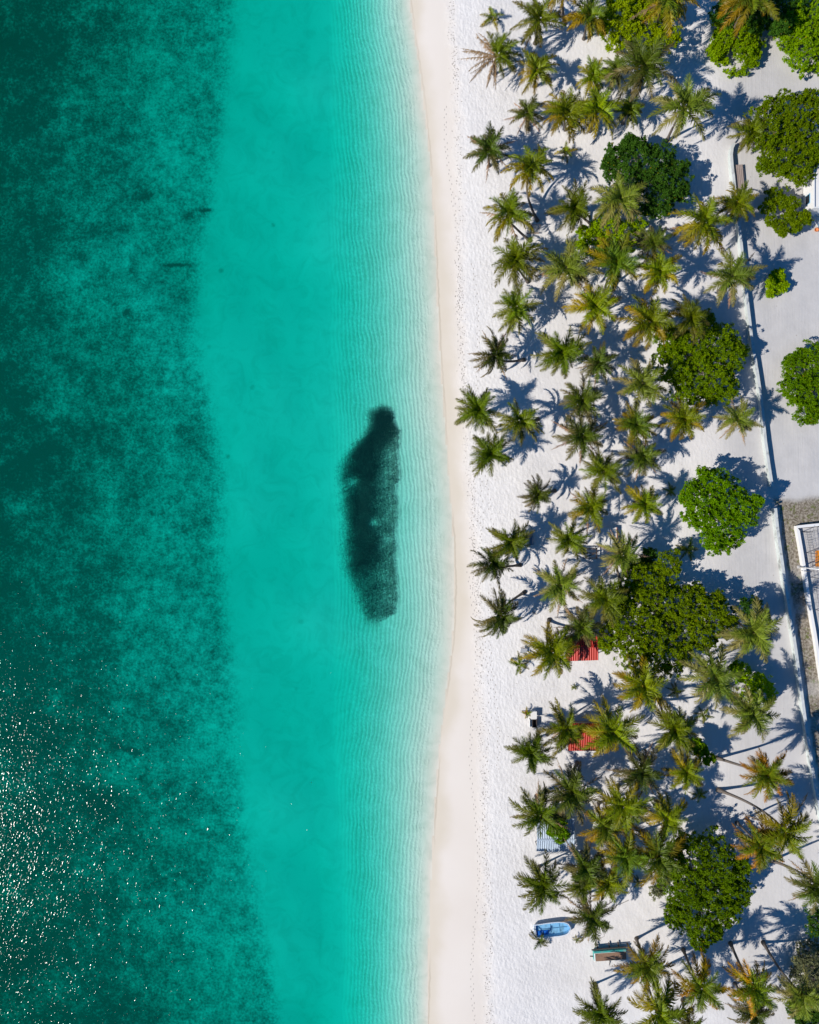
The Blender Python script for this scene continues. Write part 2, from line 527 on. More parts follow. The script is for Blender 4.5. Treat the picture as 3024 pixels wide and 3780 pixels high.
M = dict(
    sand=mat_sand(), bed=mat_seabed(), water=mat_water(),
    palm=mat_foliage('palm_leaf', .14, .45, .25), leaf=mat_foliage('broad_leaf', .26, .6, .08),
    dry=mat_foliage('dry_leaf', .15, .8, .1),
    trunk=mat_bark('palm_bark', (.11, .09, .08), (.24, .21, .18)),
    bark=mat_bark('tree_bark', (.20, .17, .14), (.36, .33, .29)),
    nut=simple_mat('coconut_husk', (.30, .20, .04), .5, .3),
    wall=simple_mat('weathered_pale_wall', (.55, .60, .59), .8, .2, .8, (.22, .22, .21)),
    wallcap=simple_mat('weathered_wall_cap', (.55, .58, .58), .8, .25, 1.5, (.26, .27, .26)),
    white=simple_mat('white_paint', (.80, .80, .79), .5, .05, 1.0),
    roofwhite=simple_mat('white_roof_screed', (.78, .765, .73), .8, .06, .8),
    concrete=simple_mat('concrete', (.50, .485, .47), .85, .12, 1.4, (.38, .37, .36)),
    redroof=mat_corrugated('red_roof_sheet', (.45, .017, .008), (.54, .032, .014), .30, 'X', .5, (.35, .06, .035), .75),
    redroof2=mat_corrugated('orange_red_roof_sheet', (.44, .018, .004), (.52, .034, .006), .30, 'X', .5, (.35, .03, .012), .75),
    blueroof=mat_corrugated('blue_white_roof_sheet', (.36, .47, .62), (.60, .68, .78), .26, 'X', .4, (.30, .36, .42), .6),
    timber=simple_mat('weathered_timber', (.30, .23, .18), .85, .3, 5.0),
    darkwood=simple_mat('dark_timber', (.07, .055, .05), .8, .3, 5.0),
    plank=simple_mat('pinkish_planks', (.36, .29, .26), .8, .25, 4.0),
    post=simple_mat('hut_post', (.35, .33, .30), .8),
    teal=simple_mat('teal_paint', (.05, .34, .31), .55, .2, 3.0, (.22, .30, .28)),
    brown=simple_mat('brown_canvas', (.27, .165, .11), .8, .25, 2.5, (.12, .075, .05)),
    bluepaint=simple_mat('boat_blue_paint', (.17, .42, .72), .5, .28, 1.6, (.10, .22, .36)),
    bluetarp=simple_mat('deep_blue_tarpaulin', (.012, .13, .55), .4, .25, 3.0),
    boatfloor=simple_mat('pale_blue_boat_floor', (.20, .46, .70), .5, .25, 1.8, (.12, .26, .36)),
    gunwale=simple_mat('pale_gunwale', (.68, .76, .86), .4, .08, 2.0),
    steel=simple_mat('dark_steel', (.10, .10, .11), .5, .2, 6.0),
    bluesteel=simple_mat('light_blue_steel', (.16, .38, .55), .45, .15, 6.0),
    orange=simple_mat('orange_cloth', (.75, .24, .01), .7, .15, 3.0),
    terracotta=simple_mat('terracotta', (.62, .22, .08), .7, .1, 3.0),
    greyfab=simple_mat('grey_blue_fabric', (.16, .20, .26), .8, .2, 3.0),
    hull=simple_mat('pale_hull', (.62, .62, .60), .45, .1, 2.0, (.45, .46, .45)),
    stripe=mat_corrugated('striped_canvas', (.60, .63, .68), (.70, .72, .75), .12, 'X', .8, None, .9),
    rope=simple_mat('rope', (.30, .28, .24), .9),
    glass=simple_mat('dark_window_glass', (.02, .025, .03), .15, .1),
    wrack=simple_mat('dry_seaweed', (.10, .075, .05), .9, .4, 6.0),
)

# fish: grey backs
fm, fnt, _, _ = new_mat('fish_back')
finish(fnt, (.012, .08, .07), .5, spec=.15)
M['fish'] = fm


# ------------------------------------------------------------------ ground and seabed (one grid split at the waterline)
def vnoise(x, y, cell, seed):
    r = np.random.default_rng(seed)
    t = r.random((256, 256)).astype(np.float64)
    gx, gy = x / cell, y / cell
    ix, iy = np.floor(gx).astype(int), np.floor(gy).astype(int)
    fx, fy = gx - ix, gy - iy
    fx = fx * fx * (3 - 2 * fx); fy = fy * fy * (3 - 2 * fy)
    g = lambda a, b: t[a % 256, b % 256]
    return ((g(ix, iy) * (1 - fx) + g(ix + 1, iy) * fx) * (1 - fy) +
            (g(ix, iy + 1) * (1 - fx) + g(ix + 1, iy + 1) * fx) * fy) - .5


def smst(a, b, x):
    t = np.clip((x - a) / (b - a), 0, 1)
    return t * t * (3 - 2 * t)


def heights(X, Y):
    sh = shore(Y); sf = shelf(Y)
    d = X - sh
    u = -d / (sh - sf)
    ud = np.interp(u, [0, .08, .3, .5, .75, .95, 1.15, 1.45, 2.6, 4.6, 9, 60], [0, .07, .27, .50, .90, 1.32, 1.70, 1.93, 2.15, 2.7, 5.0, 9.0])
    t = np.clip(d / 12.0, 0, 1)
    land = WATER + .9 * (1 - (1 - t) ** 1.6)
    z = np.where(d < 0, WATER - ud, land)
    bumpy = smst(2, 14, d)
    z = z + bumpy * (vnoise(X, Y, 5.0, 1) * .16 + vnoise(X, Y, 1.7, 2) * .07)
    z = z + (1 - bumpy) * vnoise(X, Y, 7.0, 3) * .05 + smst(-8, -16, d) * (vnoise(X + Y * .6, Y - X * .4, 11.0, 5) * .50 + vnoise(X, Y, 3.7, 6) * .16)
    return z, d, u


xs = np.concatenate([[-900, -500, -300, -180, -120, -90], np.arange(-75, -14, .6), np.arange(-14, 76, .3), [90, 120, 180, 300, 500, 900]])
ys = np.concatenate([[-900, -500, -300, -180, -130, -105], np.arange(-90, 90.1, .38), [105, 130, 180, 300, 500, 900]])
X, Y = np.meshgrid(xs, ys, indexing='xy')
Z, Dd, U = heights(X, Y)
nx, ny = len(xs), len(ys)
idx = np.arange(nx * ny).reshape(ny, nx)
quads = np.stack([idx[:-1, :-1], idx[:-1, 1:], idx[1:, 1:], idx[1:, :-1]], -1).reshape(-1, 4)
V = np.stack([X, Y, Z], -1).reshape(-1, 3)
qd = Dd.ravel()[quads].mean(1)
weed = smst(-1, 1, -(X - weedline(Y)) / 3.2) * .55 + .45 * smst(0, 38, -(X - weedline(Y)))
weed = weed * smst(-6.5, 3.5, -(X - weedline(Y)))
FXg, FYg = X / S + 1512, 1890 - Y / S
for fx_, fy_, a_, b_, k_ in ((443, 2796, 24, 8, 1.3), (475, 2808, 16, 6, 1.1), (400, 2785, 14, 6, .8), (735, 742, 26, 7, 1.5), (672, 762, 18, 18, .9),
                             (625, 950, 55, 5, 1.0), (340, 3010, 60, 70, .45), (505, 690, 26, 22, .7), (485, 2905, 18, 8, .7),
                             (600, 2925, 22, 7, .5), (440, 1130, 16, 14, .9), (460, 975, 14, 12, .9)):
    weed = weed + .62 * k_ * np.exp(-((FXg - fx_) / a_) ** 2 - ((FYg - fy_) / b_) ** 2)
rel = X - wrack(Y)


def fmask():
    # packed earth and rubble east of the second wall, round the court
    fxp = X / S + 1512; fyp = 1890 - Y / S
    wx = np.interp(fyp, [1850, 1876, 1990, 2153, 2356, 2559, 2651, 2875, 2976, 3200], [2850, 2876, 2888, 2912, 2945, 2973, 2985, 3018, 3036, 3080])
    m = smst(0, 6, fxp - wx) * smst(1832, 1862, fyp + 22 * vnoise(X, Y, 1.6, 9) + (fxp - 2880) * .05)
    m = m * (1 - .35 * smst(.0, .3, vnoise(X, Y, 2.2, 12)) * smst(2050, 2150, fyp))
    lane = smst(2560, 2760, fxp + 60 * vnoise(X, Y, 8, 4)) * (1 - smst(2500, 3300, fyp) * .45)
    return m, lane


dirtm, lanem = fmask()


def submesh(sel, name, mat, floats):
    q = quads[sel]
    used = np.unique(q)
    remap = np.full(nx * ny, -1); remap[used] = np.arange(len(used))
    me = mesh_from(name, V[used], quads=remap[q], smooth=True, floats={k: a.ravel()[used] for k, a in floats.items()})
    return tag(link(name, me, mat), kind='structure')


submesh(qd >= 0, 'sand_ground', M['sand'], dict(shore=Dd, wrack=rel, dirt=dirtm, lane=lanem))
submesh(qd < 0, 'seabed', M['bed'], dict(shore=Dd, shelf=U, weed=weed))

w = MB()
w.box(((-700 + 14) / 2, 0, (WATER - 14) / 2), (714, 1500, 14 + WATER))
water = tag(w.build('sea_water', M['water']), kind='structure')


# ------------------------------------------------------------------ a school of fish in the shallows
def fish_school():
    k = 1 / 2.156
    rows = [(180, 410, 490), (220, 380, 520), (260, 362, 540), (330, 368, 552), (400, 350, 592), (500, 250, 592), (600, 180, 575),
            (700, 105, 592), (800, 98, 588), (900, 130, 560), (1000, 132, 580), (1100, 150, 588), (1200, 150, 555),
            (1300, 150, 568), (1400, 142, 560), (1500, 152, 565), (1600, 190, 570), (1700, 232, 575), (1800, 270, 575),
            (1880, 300, 548), (1950, 340, 430), (1992, 375, 400)]
    ry = np.array([r[0] for r in rows]); rl = np.array([r[1] for r in rows]); rr = np.array([r[2] for r in rows])
    n = 900000
    cx = rng.uniform(60, 640, n); cyy = rng.uniform(150, 2020, n)
    l = np.interp(cyy, ry, rl); r = np.interp(cyy, ry, rr)
    wob = 14 * vnoise(cx + cyy * .3, cyy - cx * .3, 40, 21) + 6 * vnoise(cx, cyy, 14, 22)
    ed = np.minimum((cx - l + 72 + wob) / 115, (r - cx + 20 + wob) / 50)
    ed = np.minimum(ed, np.minimum((cyy - 172 - np.abs(cx - 450) * .35) / 90, (2005 - cyy) / 110))
    e = np.clip(ed, 0, 1) ** 1.6
    corex = np.interp(cyy, [150, 450, 600, 1000, 1300, 2000], [445, 415, 290, 285, 285, 330])
    core = np.exp(-((cx - corex) / 112) ** 2)
    amp = np.interp(cyy, [150, 1450, 1600, 2000], [1.0, .92, .24, .07])
    dens = e * (.24 + .80 * core * amp)
    dens *= 1 + .5 * vnoise(cx + .5 * cyy, cyy - .5 * cx, 80, 23) + .3 * vnoise(cx - .6 * cyy, cyy + .6 * cx, 35, 24)
    for hx, hy, hr, s_ in ((375, 1145, 50, 1.0), (205, 815, 60, .85), (590, 875, 45, 1.0), (495, 1275, 40, .55), (440, 1225, 36, .4)):
        q = ((cx - hx) / hr) ** 2 + ((cyy - hy) / hr / .9) ** 2
        dens *= 1 - s_ * np.exp(-q * 1.1)
    keep = rng.random(n) < np.clip(dens, 0, 1) * .55
    cx, cyy = cx[keep], cyy[keep]
    wx = (1200 + cx * k - 1512) * S; wy = (1890 - (1400 + cyy * k)) * S
    z, d, u = heights(wx, wy)
    depth = WATER - z
    lo = z + .06; hi = np.maximum(z + .1, WATER - .05)
    wz = lo + (hi - lo) * rng.random(len(wx)) * .8
    m = len(wx)
    ln = rng.uniform(.09, .16, m); hd = 2 * PI * vnoise(wx, wy, 3.0, 31) * 1.6 + 1.4 + rng.normal(0, .9, m)
    base = np.array([[.5, 0, 0], [.08, .12, 0], [.08, -.12, 0], [.08, 0, .11], [.08, 0, -.13], [-.36, 0, 0], [-.52, .0, .13], [-.52, 0, -.13]])
    tris = np.array([[0, 1, 3], [0, 3, 2], [0, 2, 4], [0, 4, 1], [5, 3, 1], [5, 2, 3], [5, 4, 2], [5, 1, 4], [5, 6, 7]])
    c, s_ = np.cos(hd), np.sin(hd)
    P = base[None] * ln[:, None, None]
    Q = np.empty_like(P)
    Q[..., 0] = P[..., 0] * c[:, None] - P[..., 1] * s_[:, None] + wx[:, None]
    Q[..., 1] = P[..., 0] * s_[:, None] + P[..., 1] * c[:, None] + wy[:, None]
    Q[..., 2] = P[..., 2] + wz[:, None]
    T = (tris[None] + (np.arange(m) * 8)[:, None, None]).reshape(-1, 3)
    me = mesh_from('fish_school', Q.reshape(-1, 3), tris=T)
    o = link('fish_school', me, M['fish'])
    tag(o, 'long dark blurred mass of countless small fish in the shallow turquoise water', 'fish school', kind='stuff')


fish_school()


# ------------------------------------------------------------------ seaweed scraps along the high-water line
def wrack_line():
    n = 1500
    y = rng.uniform(-72, 72, n)
    x = wrack(y) + rng.normal(0, .32, n) + .5 * vnoise(y * 1.0, y * 0 + 3, 4.0, 41)
    keep = rng.random(n) < .25 + .9 * (vnoise(y, y * 0, 5.0, 42) + .5)
    x, y = x[keep], y[keep]
    z = heights(x, y)[0] + .012
    m = len(x)
    a = rng.uniform(0, PI, m); l = rng.uniform(.03, .10, m); ww = rng.uniform(.012, .035, m)
    base = np.array([[-1, -1, 0], [1, -.6, 0], [.7, 1, 0], [-.8, .8, 0], [0, 0, 1.0]])
    P = base[None] * np.stack([l, ww, ww], -1)[:, None]
    Q = np.empty_like(P)
    c, s_ = np.cos(a), np.sin(a)
    Q[..., 0] = P[..., 0] * c[:, None] - P[..., 1] * s_[:, None] + x[:, None]
    Q[..., 1] = P[..., 0] * s_[:, None] + P[..., 1] * c[:, None] + y[:, None]
    Q[..., 2] = P[..., 2] + z[:, None]
    tr = np.array([[0, 1, 4], [1, 2, 4], [2, 3, 4], [3, 0, 4]])
    T = (tr[None] + (np.arange(m) * 5)[:, None, None]).reshape(-1, 3)
    o = link('seaweed_wrack', mesh_from('seaweed_wrack', Q.reshape(-1, 3), tris=T), M['wrack'])
    tag(o, 'thin broken line of dark dry seaweed scraps along the upper beach', 'seaweed', kind='stuff')


wrack_line()


def footprints():
    f = curve([(945, 250), (951, 428), (964, 570), (980, 798), (990, 950), (1005, 1200), (1012, 1420), (1014, 1700), (1016, 2000), (1016, 2300)])
    vs, ts, k = [], [], 0
    for off, y0, y1, st in ((0, -20, 56, .36), (1.9, -35, 34, .38), (-.9, -72, -8, .37), (.8, -60, 10, .41)):
        y = y0; side = 1
        while y < y1:
            x = float(f(y)) + off + side * .12 + random.gauss(0, .05) + .5 * math.sin(y * .21 + off)
            z = float(heights(np.array([x]), np.array([y]))[0][0]) + .006
            a = PI / 2 + random.gauss(0, .15); l, w_ = random.uniform(.11, .15), .05
            for q in range(8):
                t = 2 * PI * q / 8
                px, py = l * math.cos(t), w_ * math.sin(t)
                vs.append((x + px * math.cos(a) - py * math.sin(a), y + px * math.sin(a) + py * math.cos(a), z))
            ts += [(k, k + i, k + i + 1) for i in range(1, 7)]
            k += 8; side = -side
            y += st * random.uniform(.85, 1.9)
    o = link('footprints', mesh_from('footprints', vs, tris=ts), simple_mat('trodden_damp_sand', (.42, .38, .34), .9))
    tag(o, 'dotted trails of footprints running along the smooth upper beach', 'footprints', kind='stuff')


footprints()


# ------------------------------------------------------------------ coconut palms
def frond(L, el0, droop, nl, cb, ct, cr, lift, sag, lmax, az, r, roll=0.0, ragged=0.0):
    """one feather leaf along +x turned to azimuth az; returns v, t, c"""
    nt_ = 40
    t = np.linspace(0, 1, nt_)
    ang = el0 - droop * t ** 1.25
    dx = np.cos(ang) * L / (nt_ - 1); dz = np.sin(ang) * L / (nt_ - 1)
    px = np.concatenate([[0], np.cumsum(dx[:-1])]); pz = np.concatenate([[0], np.cumsum(dz[:-1])])
    side_bend = r.normal(0, .10) * L
    vs, ts, cs = [], [], []
    tl = np.linspace(.13, .995, nl)
    for sgn in (-1, 1):
        tt = np.clip(tl + r.normal(0, .004, nl), .1, 1)
        rx = np.interp(tt, t, px); rz = np.interp(tt, t, pz); ra = np.interp(tt, t, ang)
        ry = side_bend * tt ** 2
        T = np.stack([np.cos(ra), np.zeros(nl), np.sin(ra)], -1)
        Nn = np.stack([-np.sin(ra), np.zeros(nl), np.cos(ra)], -1)
        Sv = np.zeros((nl, 3)); Sv[:, 1] = sgn
        A = np.radians(28 + 42 * tt + r.normal(0, 6, nl))
        lf = lift * (1 - .3 * tt) + r.normal(0, .12, nl) + roll * sgn
        dirv = Sv * np.cos(A)[:, None] + T * np.sin(A)[:, None] + Nn * lf[:, None]
        dirv /= np.linalg.norm(dirv, axis=1)[:, None]
        prof = np.clip(np.sin(PI * (tt * .84 + .13)), .05, 1) ** .65
        ll = lmax * prof * r.uniform(.85, 1.1, nl)
        if ragged > 0:
            ll *= np.where(r.random(nl) < ragged, r.uniform(.2, .7, nl), 1)
        R = np.stack([rx, ry, rz], -1)
        mid = R + dirv * (ll * .5)[:, None]
        d2 = dirv + np.array([0, 0, -1.0]) * (sag + r.uniform(0, .35, nl))[:, None]
        d2 /= np.linalg.norm(d2, axis=1)[:, None]
        tip = mid + d2 * (ll * .52)[:, None]
        wv = T * np.cos(r.normal(0, .4, nl))[:, None] + Nn * (r.normal(0, .45, nl))[:, None]
        wv /= np.linalg.norm(wv, axis=1)[:, None]
        wd = .041 * (L / 3.3) * (.7 + .5 * prof)
        a0 = R - wv * wd[:, None]; a1 = R + wv * wd[:, None]
        b0 = mid - wv * wd[:, None] * .9; b1 = mid + wv * wd[:, None] * .9
        P = np.stack([a0, a1, b0, b1, tip], 1).reshape(-1, 3)
        base = np.arange(nl) * 5
        tri = np.stack([np.stack([base, base + 1, base + 3], -1), np.stack([base, base + 3, base + 2], -1),
                        np.stack([base + 2, base + 3, base + 4], -1)], 1).reshape(-1, 3)
        mixv = np.clip(tt ** 1.6 + r.normal(0, .08), 0, 1)[:, None]
        cc = (np.array(cb) * (1 - mixv) + np.array(ct) * mixv) * r.uniform(.75, 1.25, (nl, 1))
        c5 = np.repeat(cc[:, None], 5, 1)
        c5[:, 4] = c5[:, 4] * .6 + np.array(ct) * .55
        vs.append(P); ts.append(tri); cs.append(c5.reshape(-1, 3))
    k = np.linspace(0, nt_ - 1, 9).astype(int)
    rw = .055 * (1 - .8 * t[k]) * (L / 3.3)
    cen = np.stack([px[k], side_bend * t[k] ** 2, pz[k]], -1)
    n = len(k)
    P = np.stack([cen + np.array([0, 1, 0]) * rw[:, None], cen - np.array([0, 1, 0]) * rw[:, None],
                  cen + np.array([0, 0, .8]) * rw[:, None]], 1).reshape(-1, 3)
    tri = []
    for i in range(n - 1):
        a, b = i * 3, i * 3 + 3
        for p, q in ((0, 2), (2, 1), (1, 0)):
            tri += [[a + p, b + p, b + q], [a + p, b + q, a + q]]
    vs.append(P); ts.append(np.array(tri)); cs.append(np.tile(np.array(cr), (len(P), 1)))
    off = 0; T2 = []
    for P, tr in zip(vs, ts):
        T2.append(tr + off); off += len(P)
    v = np.concatenate(vs); c = np.concatenate(cs)
    ca, sa = math.cos(az), math.sin(az)
    v = np.stack([v[:, 0] * ca - v[:, 1] * sa, v[:, 0] * sa + v[:, 1] * ca, v[:, 2]], -1)
    return v, np.concatenate(T2), c


PAL = {  # young, mature, old, tips, midrib
    'g': ((.115, .158, .014), (.082, .106, .012), (.115, .125, .018), (.14, .12, .030), (.32, .31, .08)),
    'y': ((.140, .185, .014), (.130, .148, .014), (.210, .170, .016), (.24, .17, .03), (.34, .29, .06)),
    'o': ((.105, .150, .020), (.120, .130, .018), (.210, .155, .018), (.24, .15, .025), (.30, .23, .05)),
    'r': ((.120, .165, .020), (.130, .140, .018), (.330, .170, .012), (.35, .16, .015), (.38, .26, .05)),
    'd': ((.070, .100, .014), (.062, .075, .016), (.110, .095, .028), (.16, .13, .06), (.20, .18, .07)),
    'p': ((.130, .175, .028), (.130, .148, .030), (.180, .165, .050), (.22, .19, .075), (.32, .30, .11)),
}


def crown_mesh(kind, seed, nf=21, sector=None):
    r = np.random.default_rng(seed)
    yo, ma, ol, tip, rib = (np.array(q) for q in PAL[kind])
    vs, ts, cs, off = [], [], [], 0
    az0 = r.uniform(0, 2 * PI)
    for i in range(nf):
        a = i / (nf - 1)
        az = az0 + i * 2.39996 + r.normal(0, .34)
        if sector: az = math.radians(sector[0] + (sector[1] - sector[0]) * ((i * .618) % 1))
        el = math.radians(74 - 78 * a ** .85 + r.normal(0, 6))
        L = 3.25 * (.62 + .38 * min(1, a * 2.2)) * r.uniform(.78, 1.10)
        if a > .8: L *= .95
        droop = math.radians(58 + 22 * a + r.normal(0, 8))
        if a < .35: cb = yo
        elif a < .72: cb = ma
        else: cb = ol if r.random() < (.4 if kind in 'or' else .6) else ma
        if a >= .35 and r.random() < .12: cb = ol
        cb = cb * r.uniform(.8, 1.2)
        ct = tip if a > .45 else cb
        v, t, c = frond(L, el, droop, 46, cb, ct, rib, (.62 - .46 * a), .25 + .8 * a, .82 * r.uniform(.88, 1.1), az, r,
                        roll=r.normal(0, .18), ragged=.05 + .10 * a)
        v[:, 2] += .35 * (1 - a)
        vs.append(v); ts.append(t + off); cs.append(c); off += len(v)
    # the shaggy heart of leaf bases
    k = 10
    for i in range(k):
        az = 2 * PI * i / k + r.normal(0, .2)
        b = np.array([[0, -.10, -.5], [0, .10, -.5], [.30, .07, .12], [.30, -.07, .12], [.05, 0, .25]])
        ca, sa = math.cos(az), math.sin(az)
        P = np.stack([b[:, 0] * ca - b[:, 1] * sa, b[:, 0] * sa + b[:, 1] * ca, b[:, 2]], -1)
        vs.append(P); ts.append(np.array([[0, 1, 2], [0, 2, 3], [2, 3, 4]]) + off); off += 5
        cs.append(np.tile(np.array((.16, .12, .05)) * r.uniform(.6, 1.3), (5, 1)))
    return mesh_from('crown', np.concatenate(vs), tris=np.concatenate(ts), col=np.concatenate(cs))


def dead_mesh(seed, nf=5, spread=2 * PI):
    r = np.random.default_rng(seed)
    vs, ts, cs, off = [], [], [], 0
    a0 = 0
    for i in range(nf):
        az = a0 + spread * (i + .5) / nf + r.normal(0, .15)
        v, t, c = frond(3.1 * r.uniform(.85, 1.1), math.radians(2 + r.normal(0, 8)), math.radians(30 + r.normal(0, 8)), 26,
                        np.array((.26, .165, .10)) * r.uniform(.7, 1.2), np.array((.30, .20, .13)), (.32, .22, .14), -.35, 1.3, .50, az, r,
                        ragged=.35)
        v[:, 2] -= .2
        vs.append(v); ts.append(t + off); cs.append(c); off += len(v)
    return mesh_from('dead_fronds', np.concatenate(vs), tris=np.concatenate(ts), col=np.concatenate(cs))


CROWNS = {k: [crown_mesh(k, 100 + 17 * i + ord(k), nf) for i, nf in enumerate((27, 23, 29, 24))] for k in PAL}
SMALL = {k: [crown_mesh(k, 900 + 13 * i + ord(k), 9 + i) for i in range(2)] for k in ('g', 'y', 'd')}
DEAD = [dead_mesh(51, 4), dead_mesh(52, 6), dead_mesh(53, 3)]
DEADSIDE = dead_mesh(54, 13, PI * .95)
HALF = crown_mesh('g', 77, 17, (-75, 115))


def nut_mesh():
    b = MB()
    for i in range(6):
        a = i * 1.05
        c = (math.cos(a) * .26, math.sin(a) * .26, -.18 - .08 * (i % 2))
        vs, fs = [], []
        for u_ in range(5):
            th = PI * (u_ + .5) / 5
            for v_ in range(6):
                ph = 2 * PI * v_ / 6
                vs.append((c[0] + .13 * math.sin(th) * math.cos(ph), c[1] + .13 * math.sin(th) * math.sin(ph), c[2] + .16 * math.cos(th)))
        for u_ in range(4):
            for v_ in range(6):
                fs.append((u_ * 6 + v_, (u_ + 1) * 6 + v_, (u_ + 1) * 6 + (v_ + 1) % 6, u_ * 6 + (v_ + 1) % 6))
        fs.append(tuple(range(6))); fs.append(tuple(range(24, 30)))
        b.add(vs, fs)
    me = bpy.data.meshes.new('coconut_cluster')
    me.from_pydata(b.v, [], b.f)
    for p in me.polygons: p.use_smooth = True
    me.materials.append(M['nut'])
    return me


NUTS = nut_mesh()


def trunk_mesh(p0, p1, r0, r1, bend):
    """p0 ground, p1 underside of the crown, both local"""
    p0, p1 = Vector(p0), Vector(p1)
    n = 14
    hor = Vector((p1.x - p0.x, p1.y - p0.y, 0))
    pts, rad = [], []
    for i in range(n):
        t = i / (n - 1)
        # palms leave the ground leaning and straighten towards the light
        hf = 1 - (1 - t) ** 1.45 if hor.length > .4 else t
        p = Vector((p0.x + hor.x * hf, p0.y + hor.y * hf, p0.z + (p1.z - p0.z) * t))
        p += Vector((-hor.y, hor.x, 0)) * bend * math.sin(PI * t)
        pts.append(p)
        rad.append(r0 * (1 - t) + r1 * t + .14 * max(0, 1 - t * 7) ** 1.5)
    return MB().tube(pts, rad, 9)


PALM_GROUP = 'coconut palms growing along the white beach'
